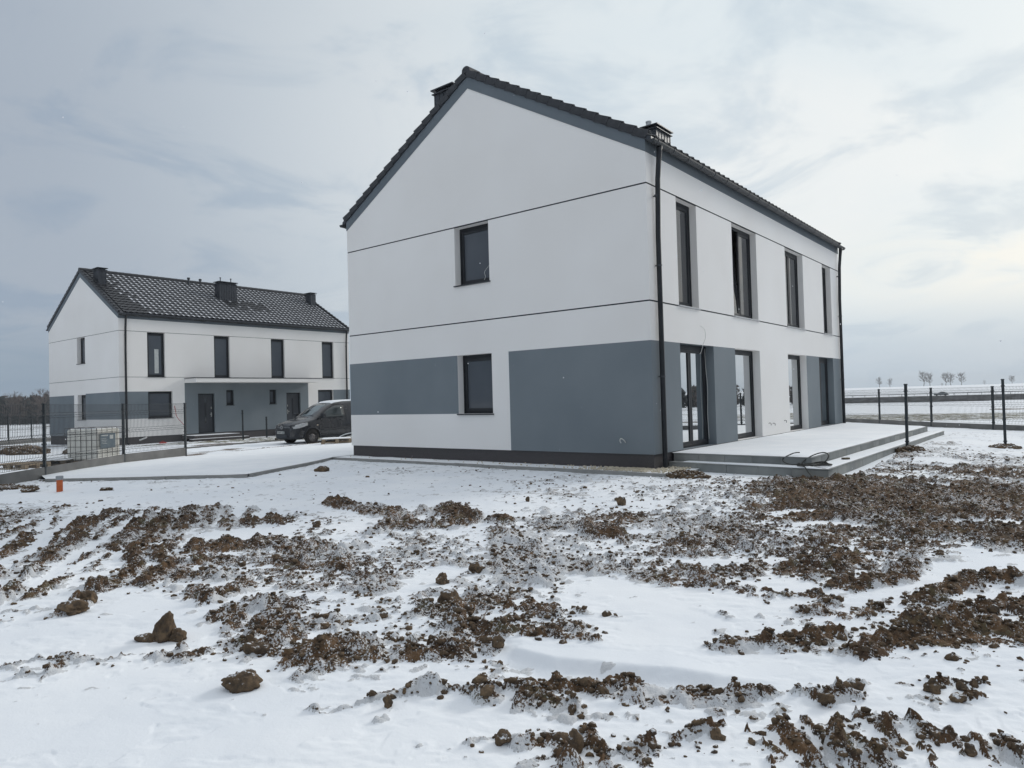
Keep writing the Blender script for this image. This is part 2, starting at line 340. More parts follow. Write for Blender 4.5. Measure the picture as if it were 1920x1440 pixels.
# ------------------------------------------------------------------ noise for the ground relief
PERM = rng.permutation(1024)
def hsh(ix, iy, s=0):
    return PERM[(PERM[(ix + 37 * s) % 1024] + iy) % 1024] / 1023.0
def vnoise(x, y, s=0):
    ix = np.floor(x).astype(np.int64); iy = np.floor(y).astype(np.int64); fx = x - ix; fy = y - iy
    fx = fx * fx * (3 - 2 * fx); fy = fy * fy * (3 - 2 * fy)
    a = hsh(ix, iy, s); b = hsh(ix + 1, iy, s); c = hsh(ix, iy + 1, s); d = hsh(ix + 1, iy + 1, s)
    return (a * (1 - fx) + b * fx) * (1 - fy) + (c * (1 - fx) + d * fx) * fy
def fbm(x, y, sc, octv=4, s=0, rough=0.5):
    t = 0; a = 1; n = 0; f = 1 / sc
    for i in range(octv): t = t + a * (vnoise(x * f + 13.7 * i, y * f - 7.1 * i, s + i) - 0.5); n += a; a *= rough; f *= 2.03
    return t / n * 2
def sm(x, a, b):
    t = np.clip((x - a) / (b - a), 0, 1); return t * t * (3 - 2 * t)

def base_z(x, y):
    x = np.asarray(x, float); y = np.asarray(y, float)
    z = 0.015 - 0.19 * sm(-x, 11, 19) - 0.06 * sm(-x, 24, 31)
    z = z + 0.10 * np.exp(-((x - 4.0) / 0.9) ** 2) * sm(y, 1.5, 6) * (1 - sm(y, 12, 16))
    r = np.hypot(x + 5, y - 2)
    z = z - 0.0152 * np.clip(r - 25, 0, 230)
    az = np.degrees(np.arctan2(-(x - CX), y - CY))
    right = (1 - sm(az, 25, 42)) * (1 - sm(-az, 30, 60)) 
    z = z + right * 6.1 * sm(r, 225, 650)
    z = z - 40 * sm(r, 900, 1400) * right
    return z

# mud strokes on the ground: (density, extra height, [(right, forward, half width, half depth), ...]) in metres
STROKES = [
(0.17,0.0,[(-5.26,13.56,5.322,2.256)]),
(0.08,0.0,[(-8.75,13.75,2.075,1.248)]),
(0.44,0.0,[(0.89,12.46,1.693,1.612)]),
(0.16,0.0,[(-1.81,11.67,1.409,1.284)]),
(0.62,0.0,[(3.41,10.94,1.404,2.258)]),
(0.85,0.0,[(5.35,10.55,1.831,2.521)]),
(0.97,0.0,[(5.65,9.02,1.769,2.685)]),
(0.84,0.0,[(3.52,7.91,1.014,1.415)]),
(0.76,0.0,[(2.14,8.1,1.04,1.301)]),
(0.66,0.0,[(0.88,8.81,1.13,1.391)]),
(0.8,0.0,[(3.19,6.33,0.574,0.757)]),
(0.6,0.0,[(9.69,14.87,1.459,2.713)]),
(0.72,0.0,[(7.13,14.02,1.164,1.112)]),
(0.8,0.0,[(8.48,12.87,1.166,1.251)]),
(0.75,0.0,[(8.6,15.74,0.356,1.168)]),
(0.6,0.0,[(11.08,18.48,0.418,0.966)]),
(0.0,0.0,[(12.28,19.03,0.574,0.854)]),
(0.05,0.0,[(8.9,14.87,0.449,0.521)]),
(0.5,0.0,[(-6.1,8.95,0.81,1.887)]),
(0.5,0.0,[(-3.47,8.58,1.489,1.736)]),
(0.54,0.0,[(-1.51,7.46,1.351,1.312)]),
(0.54,0.0,[(-1.36,5.16,1.013,0.88)]),
(0.55,0.0,[(-0.34,4.96,0.748,0.928)]),
(0.62,0.0,[(0.14,6.39,0.578,0.769)]),
(0.74,0.0,[(1.45,6.64,0.952,0.624)]),
(0.62,0.0,[(2.86,4.91,0.816,0.569)]),
(0.0,0.0,[(-2.12,3.8,1.205,0.75)]),
(0.0,0.0,[(-2.87,4.95,1.232,0.392)]),
(0.05,0.0,[(0.57,3.46,2.087,0.522)]),
(0.96,0.0,[(7.98,8.62,2.146,2.802)]),
(0.7,0.0,[(4.36,4.56,1.136,0.687)]),
(0.5,0.0,[(3.36,3.4,0.847,0.327)]),
(0.55,0.0,[(-8.49,9.28,1.821,2.842)]),
(0.35,0.0,[(-5.12,5.36,1.052,0.814)]),
(0.62,0.0,[(-3.46,7.21,0.816,0.982)]),
(0.62,0.0,[(-2.17,7.06,0.799,0.847)]),
(0.62,0.0,[(-1.5,4.83,0.547,0.551)]),
(0.62,0.0,[(-0.34,4.85,0.512,0.665)]),
(0.0,0.0,[(-3.07,8.72,0.856,0.466)]),
(0.0,0.0,[(-3.23,5.8,0.14,0.254),(-2.66,5.54,0.134,0.231),(-2.65,5.98,0.144,0.27)]),
(0.1,0.0,[(-1.03,5.98,0.126,0.236),(-0.68,6.48,0.137,0.277),(-0.56,6.87,0.145,0.312)]),
(0.05,0.0,[(-1.64,5.91,0.268,0.148)]),
(0.1,0.0,[(-1.35,5.42,0.204,0.111)]),
(0.0,0.0,[(0.63,5.98,0.26,0.404),(1.02,5.47,0.238,0.339),(1.24,5.06,0.22,0.289),(0.95,4.74,0.206,0.254),(0.65,4.66,0.203,0.246)]),
(0.0,0.0,[(1.34,4.87,0.11,0.168),(2.15,5.43,0.123,0.209),(2.74,5.63,0.127,0.224),(3.61,6.09,0.138,0.263),(4.62,6.47,0.147,0.296)]),
(0.0,0.0,[(1.8,6.64,0.351,0.187)]),
(0.05,0.0,[(0.7,8.31,0.22,0.196)]),
(0.1,0.0,[(1.43,8.21,0.248,0.191)]),
(0.0,0.0,[(-0.01,4.31,0.111,0.149),(0.7,4.16,0.107,0.139),(1.28,4.04,0.104,0.131),(1.89,4.05,0.104,0.131),(2.6,3.76,0.097,0.114)]),
(0.05,0.0,[(-1.01,4.01,0.06,0.076),(-0.54,4.09,0.062,0.079),(-0.08,4.02,0.061,0.076)]),
(0.0,0.0,[(0.61,3.5,0.058,0.064),(1.37,3.5,0.058,0.063),(2.4,3.41,0.057,0.06)]),
(0.0,0.0,[(3.68,9.18,0.347,0.159)]),
(0.0,0.0,[(3.61,8.39,0.348,0.133)]),
(0.0,0.0,[(5.33,8.23,0.372,0.128)]),
(0.0,0.0,[(6.8,11.38,0.301,0.244)]),
(0.0,0.0,[(5.66,8.07,0.244,0.123)]),
(0.0,0.0,[(3.88,8.17,0.185,0.126)]),
(0.0,0.0,[(1.31,8.23,0.279,0.128)]),
(0.7,0.017,[(-7.32,10.07,0.076,0.239),(-7.7,11.06,0.083,0.288)]),
(0.75,0.021,[(-6.55,9.01,0.095,0.268),(-6.65,9.97,0.105,0.328)]),
(0.75,0.021,[(-5.93,8.15,0.086,0.219),(-6.04,9.11,0.096,0.274)]),
(0.7,0.017,[(-5.61,7.71,0.07,0.168),(-5.59,8.11,0.073,0.186)]),
(0.9,0.036,[(-4.85,6.66,0.05,0.104),(-5.1,7.48,0.056,0.132),(-5.55,8.61,0.065,0.175),(-6.07,9.88,0.075,0.23)]),
(0.95,0.043,[(-4.53,6.42,0.053,0.107),(-4.74,7.18,0.06,0.134),(-5.09,8.13,0.067,0.171),(-5.61,9.41,0.078,0.23),(-6.14,10.84,0.09,0.305)]),
(0.8,0.026,[(-5.29,7.38,0.033,0.077),(-5.61,8.31,0.038,0.098),(-6.1,9.48,0.043,0.127),(-6.45,10.37,0.047,0.152)]),
(0.85,0.031,[(-4.51,7.34,0.05,0.114),(-4.76,8.14,0.055,0.141),(-5.07,9.15,0.062,0.178),(-5.14,9.53,0.065,0.193)]),
(0.7,0.017,[(-5.41,9.2,0.069,0.2),(-5.68,10.25,0.077,0.248),(-5.84,10.69,0.081,0.27)]),
(0.7,0.017,[(-5.27,7.24,0.033,0.074),(-5.38,7.63,0.035,0.082)]),
(1.0,0.05,[(-4.36,5.99,0.072,0.135),(-4.4,6.23,0.075,0.147),(-4.43,6.44,0.078,0.157)]),
(0.8,0.026,[(-4.17,6.09,0.046,0.088),(-4.18,6.33,0.048,0.095),(-4.27,6.77,0.051,0.108)]),
(0.95,0.043,[(-3.59,5.55,0.067,0.116),(-3.7,6.0,0.072,0.136),(-3.75,6.34,0.077,0.152)]),
(0.7,0.017,[(-4.07,5.74,0.026,0.047),(-3.89,5.79,0.026,0.047)]),
(0.5,0.006,[(-3.93,5.39,0.033,0.055),(-3.92,5.51,0.033,0.057)]),
(0.8,0.026,[(-4.22,7.12,0.097,0.215),(-3.79,6.78,0.092,0.195)]),
(1.0,0.05,[(-5.0,9.14,0.138,0.394),(-4.57,8.48,0.128,0.339),(-4.13,7.79,0.118,0.286)]),
(0.8,0.026,[(-4.08,7.78,0.082,0.2),(-3.54,6.89,0.073,0.157),(-3.33,6.48,0.068,0.138)]),
(0.8,0.026,[(-4.64,9.09,0.096,0.273),(-4.07,8.05,0.085,0.214),(-3.64,7.47,0.079,0.184)]),
(0.8,0.026,[(-7.41,11.37,0.069,0.244),(-7.41,11.53,0.07,0.251)]),
(0.7,0.017,[(-5.78,10.88,0.082,0.279),(-5.66,10.96,0.083,0.283)]),
(0.95,0.043,[(-5.22,10.49,0.127,0.416),(-4.72,9.67,0.117,0.353),(-4.49,9.25,0.112,0.323)]),
(0.95,0.043,[(-4.91,10.59,0.144,0.476),(-4.28,9.41,0.128,0.375)]),
(0.8,0.026,[(-4.61,10.78,0.13,0.439),(-4.23,10.01,0.121,0.378)]),
(0.8,0.026,[(-3.85,9.54,0.086,0.257),(-3.51,9.48,0.086,0.255)]),
(0.7,0.017,[(-3.87,9.96,0.075,0.234),(-3.88,10.56,0.08,0.263)]),
(0.7,0.017,[(-4.23,8.43,0.089,0.235),(-3.92,8.18,0.086,0.221)]),
(0.95,0.043,[(-3.53,7.98,0.108,0.271),(-3.15,7.93,0.108,0.267),(-2.98,7.97,0.108,0.27)]),
(0.9,0.036,[(-3.01,8.2,0.111,0.286),(-2.42,7.9,0.107,0.265),(-1.88,7.64,0.104,0.247)]),
(0.9,0.036,[(-3.47,9.68,0.088,0.265),(-3.06,9.53,0.086,0.257)]),
(0.7,0.017,[(-2.7,8.81,0.066,0.183),(-2.24,8.57,0.065,0.173)]),
(0.75,0.021,[(-3.35,7.32,0.099,0.227),(-2.84,7.14,0.097,0.216),(-2.7,7.36,0.1,0.23),(-1.98,7.15,0.097,0.217)]),
(0.75,0.021,[(-3.14,6.65,0.08,0.167),(-2.83,6.61,0.08,0.165),(-2.75,6.91,0.083,0.18)]),
(0.9,0.036,[(-3.46,6.58,0.05,0.102),(-3.31,6.47,0.049,0.099)]),
(0.9,0.036,[(-2.77,6.15,0.074,0.143),(-2.53,5.81,0.07,0.127)]),
(0.85,0.031,[(-2.56,5.97,0.081,0.151),(-2.39,6.12,0.083,0.159),(-2.43,6.38,0.087,0.173)]),
(0.75,0.021,[(-2.39,7.09,0.096,0.213),(-1.98,7.15,0.097,0.217),(-1.52,6.99,0.095,0.207)]),
(0.55,0.008,[(-2.42,6.57,0.069,0.142),(-2.04,6.63,0.07,0.145)]),
(0.6,0.011,[(-1.99,6.16,0.065,0.125),(-1.68,6.04,0.064,0.121)]),
(0.7,0.017,[(-1.43,6.02,0.082,0.154),(-1.23,6.08,0.083,0.157),(-1.02,6.01,0.082,0.153)]),
(0.7,0.017,[(-1.33,6.55,0.059,0.121),(-1.09,6.33,0.057,0.113)]),
(0.95,0.043,[(-2.99,11.47,0.104,0.372),(-2.69,10.97,0.099,0.34),(-2.07,10.35,0.094,0.303),(-1.64,10.04,0.091,0.285)]),
(1.0,0.05,[(-1.68,9.2,0.111,0.319),(-1.26,8.95,0.108,0.302),(-0.66,9.05,0.109,0.309)]),
(1.0,0.05,[(-1.12,10.18,0.138,0.44),(-0.79,9.89,0.134,0.416),(-0.57,9.22,0.125,0.361)]),
(0.8,0.026,[(-1.52,9.79,0.074,0.226),(-1.27,10.11,0.076,0.241)]),
(1.0,0.05,[(-0.32,9.11,0.055,0.156),(-0.05,9.14,0.055,0.158)]),
(0.6,0.011,[(-1.81,8.68,0.079,0.213),(-1.45,8.46,0.077,0.202)]),
(0.6,0.011,[(-1.2,7.68,0.104,0.25),(-0.82,7.91,0.107,0.266),(-0.74,7.62,0.104,0.247)]),
(0.6,0.011,[(-1.35,7.19,0.065,0.146),(-1.14,7.67,0.069,0.167)]),
(0.8,0.026,[(-0.24,8.45,0.153,0.404),(0.17,7.25,0.131,0.297)]),
(0.6,0.011,[(-0.94,7.39,0.067,0.154),(-0.68,7.61,0.069,0.164)]),
(0.6,0.011,[(-0.64,7.11,0.086,0.191),(-0.36,6.85,0.083,0.177)]),
(0.6,0.011,[(-1.07,6.83,0.052,0.11),(-0.9,6.7,0.051,0.106)]),
(0.7,0.017,[(-0.19,7.69,0.139,0.334),(-0.07,6.51,0.118,0.24)]),
(0.8,0.026,[(-2.32,5.31,0.072,0.12),(-2.23,5.5,0.075,0.128),(-2.06,5.16,0.07,0.113)]),
(0.75,0.021,[(-2.25,5.64,0.085,0.15),(-2.04,5.76,0.087,0.157),(-1.72,5.59,0.084,0.147)]),
(0.75,0.021,[(-1.76,5.2,0.094,0.153),(-1.41,5.05,0.091,0.144),(-1.38,5.23,0.095,0.155)]),
(0.85,0.031,[(-1.82,5.03,0.091,0.143),(-1.5,4.83,0.088,0.132)]),
(0.85,0.031,[(-1.88,4.71,0.05,0.073),(-1.63,4.59,0.049,0.07)]),
(0.85,0.031,[(-1.4,4.53,0.089,0.126),(-1.21,4.56,0.089,0.128),(-0.94,4.59,0.09,0.129)]),
(0.85,0.031,[(-1.28,4.22,0.057,0.075),(-1.09,4.37,0.059,0.081),(-0.91,4.45,0.06,0.084)]),
(0.7,0.017,[(-1.26,5.04,0.076,0.12),(-0.97,5.13,0.077,0.124)]),
(0.7,0.017,[(-1.02,4.64,0.063,0.092),(-0.85,4.89,0.066,0.102)]),
(0.9,0.036,[(-0.71,4.43,0.067,0.093),(-0.48,4.46,0.067,0.094),(-0.36,4.59,0.069,0.099)]),
(0.6,0.011,[(-1.1,5.39,0.065,0.11),(-0.85,5.37,0.065,0.109)]),
(0.75,0.021,[(-0.77,5.36,0.081,0.136),(-0.49,5.34,0.081,0.134),(-0.29,5.46,0.082,0.14)]),
(0.8,0.026,[(-0.43,5.08,0.077,0.122),(-0.26,4.84,0.073,0.111),(-0.12,4.72,0.071,0.105)]),
(0.7,0.017,[(-0.52,4.81,0.051,0.076),(-0.33,4.74,0.05,0.074)]),
(0.8,0.026,[(-0.18,5.89,0.089,0.164),(-0.0,5.72,0.086,0.154)]),
(0.85,0.031,[(-0.3,5.6,0.118,0.207),(0.11,5.28,0.112,0.184),(0.34,5.14,0.109,0.174)]),
(0.9,0.036,[(-0.05,4.88,0.103,0.157),(0.24,4.75,0.1,0.149),(0.45,4.78,0.101,0.151)]),
(1.0,0.05,[(-0.01,4.61,0.063,0.09),(0.29,4.54,0.062,0.088),(0.5,4.53,0.061,0.087)]),
(0.6,0.011,[(0.51,4.67,0.028,0.041),(0.58,4.62,0.028,0.04)]),
(0.75,0.021,[(0.46,6.75,0.092,0.194),(0.91,6.4,0.087,0.174),(1.32,6.07,0.083,0.157),(1.67,5.71,0.078,0.138),(1.92,5.46,0.074,0.126)]),
(0.6,0.011,[(0.28,7.24,0.098,0.222),(0.72,7.3,0.099,0.226),(1.09,6.9,0.094,0.202)]),
(0.6,0.011,[(0.05,6.8,0.103,0.218),(0.19,6.29,0.095,0.186)]),
(0.75,0.021,[(1.23,6.08,0.11,0.209),(1.48,5.97,0.108,0.202),(1.99,6.18,0.112,0.216)]),
(1.0,0.05,[(0.82,8.3,0.1,0.26),(1.17,8.09,0.098,0.247)]),
(0.75,0.021,[(0.21,8.73,0.105,0.287),(1.59,9.08,0.11,0.311),(2.65,8.54,0.103,0.275)]),
(0.9,0.036,[(2.48,5.62,0.076,0.134),(2.88,5.74,0.078,0.14),(3.31,6.04,0.082,0.155),(3.6,6.39,0.087,0.173)]),
(0.85,0.031,[(2.32,6.06,0.11,0.208),(2.74,6.19,0.112,0.217)]),
(0.85,0.031,[(2.02,5.52,0.042,0.072),(2.31,5.42,0.041,0.069),(2.41,5.37,0.041,0.068)]),
(0.75,0.021,[(2.06,5.11,0.062,0.098),(2.36,5.34,0.065,0.108)]),
(0.6,0.011,[(1.87,5.32,0.04,0.067),(2.05,5.17,0.039,0.063)]),
(0.6,0.011,[(1.29,5.24,0.032,0.052),(1.41,5.1,0.031,0.049),(1.46,5.01,0.03,0.047)]),
(0.35,0.002,[(1.58,5.15,0.039,0.063),(1.76,5.01,0.038,0.059)]),
(0.6,0.011,[(1.3,4.73,0.036,0.053),(1.39,4.55,0.034,0.049)]),
(0.9,0.036,[(1.14,4.38,0.046,0.063),(1.32,4.46,0.047,0.066),(1.5,4.48,0.047,0.066),(1.56,4.38,0.046,0.063)]),
(0.85,0.031,[(1.58,4.44,0.06,0.084),(1.83,4.47,0.061,0.085),(2.0,4.55,0.062,0.088)]),
(0.5,0.006,[(1.56,4.29,0.039,0.052),(1.82,4.3,0.039,0.052)]),
(1.0,0.05,[(2.03,4.55,0.034,0.049),(2.11,4.56,0.034,0.049)]),
(1.0,0.05,[(1.92,4.23,0.051,0.068),(2.04,4.22,0.051,0.067),(2.34,4.43,0.053,0.074),(2.55,4.56,0.055,0.078),(2.81,4.59,0.055,0.079),(3.24,4.57,0.055,0.079)]),
(0.85,0.031,[(2.38,4.38,0.066,0.09),(2.69,4.35,0.066,0.089),(3.06,4.32,0.065,0.088)]),
(0.5,0.006,[(2.25,4.21,0.057,0.075),(2.53,4.19,0.057,0.074),(2.89,4.08,0.055,0.071)]),
(0.5,0.006,[(2.51,3.97,0.03,0.037),(2.75,3.89,0.029,0.036)]),
(0.7,0.017,[(2.37,4.75,0.043,0.064),(2.57,4.71,0.043,0.063),(2.9,4.79,0.043,0.065)]),
(0.8,0.026,[(2.9,4.68,0.064,0.093),(3.31,4.87,0.066,0.101),(3.41,4.81,0.065,0.098)]),
(1.0,0.05,[(2.82,5.1,0.054,0.086),(3.27,5.4,0.057,0.096),(3.77,5.78,0.061,0.11),(4.02,5.82,0.061,0.112)]),
(0.8,0.026,[(4.03,5.78,0.044,0.079),(4.23,5.94,0.045,0.083)]),
(0.65,0.014,[(2.57,5.06,0.053,0.085),(2.93,5.09,0.054,0.086),(3.04,4.9,0.052,0.079)]),
(0.9,0.036,[(3.32,4.99,0.068,0.106),(3.62,5.09,0.069,0.11)]),
(0.8,0.026,[(2.9,4.74,0.043,0.064),(3.03,4.62,0.042,0.06)]),
(0.9,0.036,[(-3.18,4.38,0.02,0.027),(-3.06,4.52,0.02,0.029),(-2.95,4.58,0.021,0.03)]),
(0.9,0.036,[(-2.89,4.31,0.019,0.026),(-2.89,4.46,0.02,0.028)]),
(0.8,0.026,[(-3.09,4.27,0.013,0.017),(-2.99,4.29,0.013,0.017)]),
(0.8,0.026,[(-2.93,4.57,0.034,0.049),(-2.78,4.5,0.034,0.048)]),
(0.9,0.036,[(-2.76,4.56,0.014,0.02),(-2.66,4.52,0.014,0.019)]),
(1.0,0.05,[(-2.62,4.56,0.011,0.016),(-2.37,4.5,0.011,0.015)]),
(1.0,0.05,[(-2.36,4.48,0.014,0.019),(-2.24,4.64,0.014,0.02),(-2.18,4.67,0.014,0.021)]),
(0.9,0.036,[(-2.28,4.46,0.013,0.019),(-2.17,4.57,0.014,0.02)]),
(0.9,0.036,[(-2.12,4.47,0.054,0.076),(-2.03,4.53,0.055,0.077)]),
(0.8,0.026,[(-2.65,4.46,0.017,0.023),(-2.48,4.43,0.017,0.023)]),
(0.8,0.026,[(-1.09,3.71,0.017,0.019),(-1.0,3.69,0.017,0.019)]),
(0.8,0.026,[(-0.96,3.7,0.014,0.016),(-0.92,3.71,0.014,0.016)]),
(0.9,0.036,[(-0.87,3.71,0.014,0.016),(-0.85,3.73,0.014,0.016)]),
(0.8,0.026,[(-1.77,3.48,0.021,0.023),(-1.7,3.52,0.021,0.023)]),
(0.5,0.006,[(-0.75,3.5,0.026,0.029),(-0.65,3.49,0.026,0.029)]),
(0.9,0.036,[(-0.8,3.8,0.04,0.048),(-0.67,3.78,0.04,0.047),(-0.62,3.74,0.04,0.046)]),
(0.75,0.021,[(-0.57,3.8,0.04,0.048),(-0.41,3.76,0.04,0.047)]),
(0.9,0.036,[(-0.44,3.77,0.057,0.067),(-0.3,3.81,0.057,0.068),(-0.13,3.75,0.057,0.066)]),
(0.6,0.011,[(-0.37,3.96,0.024,0.03),(-0.29,3.99,0.024,0.03)]),
(0.4,0.003,[(-0.71,4.0,0.03,0.038),(-0.52,3.97,0.03,0.037)]),
(0.7,0.017,[(-0.23,4.06,0.037,0.047),(-0.14,4.02,0.036,0.046)]),
(1.0,0.05,[(-0.03,3.87,0.058,0.071),(0.07,3.79,0.057,0.068),(0.21,3.82,0.058,0.069)]),
(0.95,0.043,[(0.01,3.67,0.039,0.044),(0.23,3.66,0.039,0.044)]),
(0.95,0.043,[(0.31,3.85,0.052,0.063),(0.43,3.77,0.051,0.06),(0.62,3.86,0.052,0.063)]),
(0.9,0.036,[(0.25,3.65,0.028,0.031),(0.28,3.62,0.027,0.031)]),
(0.8,0.026,[(0.42,3.67,0.033,0.038),(0.56,3.67,0.033,0.038)]),
(0.7,0.017,[(0.3,3.53,0.032,0.035),(0.48,3.51,0.032,0.035),(0.66,3.51,0.032,0.035)]),
(0.7,0.017,[(0.64,3.69,0.045,0.051),(0.75,3.65,0.044,0.05)]),
(0.95,0.043,[(0.77,3.62,0.044,0.049),(0.92,3.71,0.045,0.052),(1.06,3.7,0.045,0.052)]),
(0.9,0.036,[(1.0,3.67,0.039,0.044),(1.03,3.61,0.038,0.043)]),
(1.0,0.05,[(1.13,3.71,0.039,0.045),(1.29,3.75,0.04,0.046)]),
(0.9,0.036,[(1.13,3.63,0.027,0.031),(1.15,3.6,0.027,0.031)]),
(0.8,0.026,[(0.61,3.75,0.023,0.026),(0.64,3.76,0.023,0.027)]),
(0.9,0.036,[(1.58,3.82,0.023,0.027),(1.63,3.79,0.023,0.027)]),
(0.9,0.036,[(1.72,3.8,0.034,0.041),(1.85,3.78,0.034,0.04)]),
(0.9,0.036,[(1.37,3.76,0.017,0.02),(1.52,3.73,0.017,0.02)]),
(1.0,0.05,[(1.54,3.7,0.045,0.052),(1.6,3.6,0.043,0.049)]),
(0.95,0.043,[(1.66,3.66,0.033,0.038),(1.82,3.65,0.033,0.038)]),
(0.9,0.036,[(2.02,3.78,0.029,0.034),(2.06,3.75,0.028,0.033)]),
(1.0,0.05,[(2.19,3.83,0.052,0.062),(2.23,3.79,0.051,0.061)]),
(0.9,0.036,[(2.32,3.82,0.04,0.048),(2.36,3.78,0.04,0.047)]),
(0.9,0.036,[(2.4,3.78,0.028,0.034),(2.44,3.77,0.028,0.034)]),
(0.4,0.003,[(2.49,3.8,0.029,0.034),(2.64,3.82,0.029,0.034)]),
(0.5,0.006,[(1.86,3.65,0.022,0.025),(1.99,3.58,0.022,0.024)]),
(0.6,0.011,[(2.06,3.63,0.027,0.031),(2.15,3.56,0.027,0.03)]),
(0.95,0.043,[(2.2,3.59,0.038,0.043),(2.31,3.6,0.038,0.043)]),
(0.6,0.011,[(2.25,3.53,0.027,0.029),(2.45,3.55,0.027,0.03)]),
(0.7,0.017,[(1.23,3.47,0.016,0.017),(1.25,3.39,0.015,0.016)]),
(0.7,0.017,[(2.31,3.47,0.021,0.023),(2.35,3.41,0.021,0.022)]),
(0.9,0.036,[(1.28,3.59,0.022,0.024),(1.26,3.5,0.021,0.023)]),
(0.85,0.0,[(1.42,3.16,0.43,0.189)]),
(0.58,0.0,[(0.5,3.18,0.457,0.143)]),
(0.68,0.0,[(2.0,3.11,0.211,0.128)]),
(0.4,0.0,[(0.05,3.28,0.148,0.081)]),
(0.3,0.0,[(0.72,3.53,0.533,0.133)]),
(0.0,0.0,[(1.11,3.32,0.016,0.034),(0.99,3.04,0.015,0.028)]),
(0.0,0.0,[(1.22,3.31,0.016,0.034),(1.09,3.04,0.015,0.028)]),
(0.0,0.0,[(1.35,3.3,0.016,0.033),(1.21,3.03,0.015,0.028)]),
(0.0,0.0,[(1.45,3.3,0.016,0.033),(1.3,3.02,0.015,0.028)]),
(0.0,0.0,[(1.62,3.29,0.016,0.033),(1.46,3.02,0.015,0.028)]),
(0.0,0.0,[(1.74,3.28,0.016,0.033),(1.57,3.01,0.015,0.028)]),
(0.0,0.0,[(1.86,3.27,0.016,0.033),(1.68,3.0,0.015,0.028)]),
(0.0,0.0,[(1.98,3.27,0.016,0.033),(1.79,3.0,0.015,0.028)]),
(0.0,0.0,[(2.12,3.26,0.016,0.033),(1.92,2.99,0.015,0.027)]),
(0.0,0.0,[(0.13,3.35,0.023,0.032),(0.26,3.08,0.021,0.027)]),
(0.0,0.0,[(0.3,3.34,0.023,0.032),(0.42,3.07,0.021,0.027)]),
(0.0,0.0,[(0.43,3.33,0.023,0.031),(0.54,3.06,0.021,0.027)]),
(0.0,0.0,[(0.61,3.32,0.023,0.031),(0.71,3.06,0.021,0.026)]),
(0.0,0.0,[(0.75,3.31,0.023,0.031),(0.83,3.05,0.021,0.026)]),
(0.0,0.0,[(0.9,3.3,0.022,0.031),(0.98,3.04,0.021,0.026)]),
(0.8,0.029,[(0.13,3.39,0.02,0.032),(0.18,3.22,0.019,0.029)]),
(0.9,0.036,[(0.16,3.18,0.009,0.014),(0.22,3.08,0.009,0.013)]),
(0.8,0.029,[(0.29,3.41,0.03,0.049),(0.3,3.26,0.029,0.045)]),
(0.9,0.036,[(0.3,3.21,0.008,0.012),(0.35,3.13,0.008,0.012)]),
(0.9,0.036,[(0.08,3.38,0.017,0.027),(0.05,3.3,0.016,0.026)]),
(0.8,0.029,[(0.41,3.21,0.019,0.029),(0.45,3.17,0.019,0.028)]),
(1.0,0.045,[(0.44,3.2,0.008,0.012),(0.54,3.06,0.008,0.011)]),
(1.0,0.045,[(0.55,3.25,0.013,0.02),(0.61,3.25,0.013,0.02)]),
(1.0,0.045,[(0.62,3.24,0.008,0.012),(0.69,3.08,0.008,0.011)]),
(0.9,0.036,[(0.71,3.25,0.016,0.025),(0.77,3.3,0.016,0.026)]),
(0.9,0.036,[(0.8,3.33,0.023,0.037),(0.9,3.28,0.023,0.036)]),
(1.0,0.045,[(0.87,3.36,0.016,0.027),(0.96,3.38,0.017,0.027)]),
(1.0,0.045,[(0.96,3.37,0.008,0.013),(1.01,3.2,0.008,0.012)]),
(0.9,0.036,[(1.09,3.29,0.019,0.031),(1.12,3.26,0.019,0.03)]),
(0.9,0.036,[(1.16,3.32,0.023,0.036),(1.24,3.31,0.023,0.036)]),
(0.9,0.036,[(1.28,3.35,0.016,0.026),(1.35,3.37,0.017,0.027)]),
(1.0,0.045,[(1.27,3.27,0.016,0.025),(1.4,3.23,0.016,0.025)]),
(1.0,0.045,[(1.4,3.23,0.016,0.025),(1.34,3.07,0.015,0.022)]),
(0.9,0.036,[(1.4,3.33,0.02,0.031),(1.63,3.39,0.02,0.033)]),
(0.75,0.025,[(1.55,3.35,0.023,0.037),(1.45,3.02,0.021,0.03)]),
(1.0,0.045,[(1.68,3.45,0.017,0.028),(1.71,3.36,0.016,0.027)]),
(1.0,0.045,[(1.77,3.43,0.02,0.033),(1.75,3.33,0.02,0.031)]),
(0.9,0.036,[(1.78,3.39,0.01,0.016),(1.9,3.37,0.01,0.016)]),
(0.8,0.029,[(1.83,3.33,0.023,0.037),(1.81,3.2,0.022,0.034)]),
(0.9,0.036,[(1.96,3.32,0.013,0.021),(1.89,3.17,0.012,0.019)]),
(0.6,0.016,[(1.99,3.31,0.01,0.015),(1.96,3.22,0.009,0.015)]),
(0.8,0.029,[(2.08,3.24,0.016,0.025),(2.07,3.12,0.015,0.023)]),
(0.8,0.029,[(2.17,3.26,0.01,0.015),(2.15,3.07,0.009,0.013)]),
(0.8,0.029,[(1.87,3.06,0.015,0.022),(1.97,3.03,0.015,0.022)]),
(0.9,0.036,[(2.02,3.01,0.015,0.021),(2.08,2.99,0.015,0.021)]),
(0.7,0.022,[(1.29,3.14,0.015,0.023),(1.26,3.03,0.015,0.022)]),
(0.8,0.029,[(1.16,3.1,0.015,0.023),(1.15,3.03,0.015,0.022)]),
(0.9,0.036,[(1.04,3.06,0.012,0.018),(1.05,3.05,0.012,0.018)]),
(0.9,0.036,[(-0.27,3.27,0.01,0.015),(-0.18,3.19,0.009,0.014)]),
(0.8,0.029,[(-0.49,3.31,0.016,0.026),(-0.43,3.25,0.016,0.025)]),
(0.8,0.029,[(-0.47,3.31,0.006,0.01),(-0.36,3.25,0.006,0.01)]),
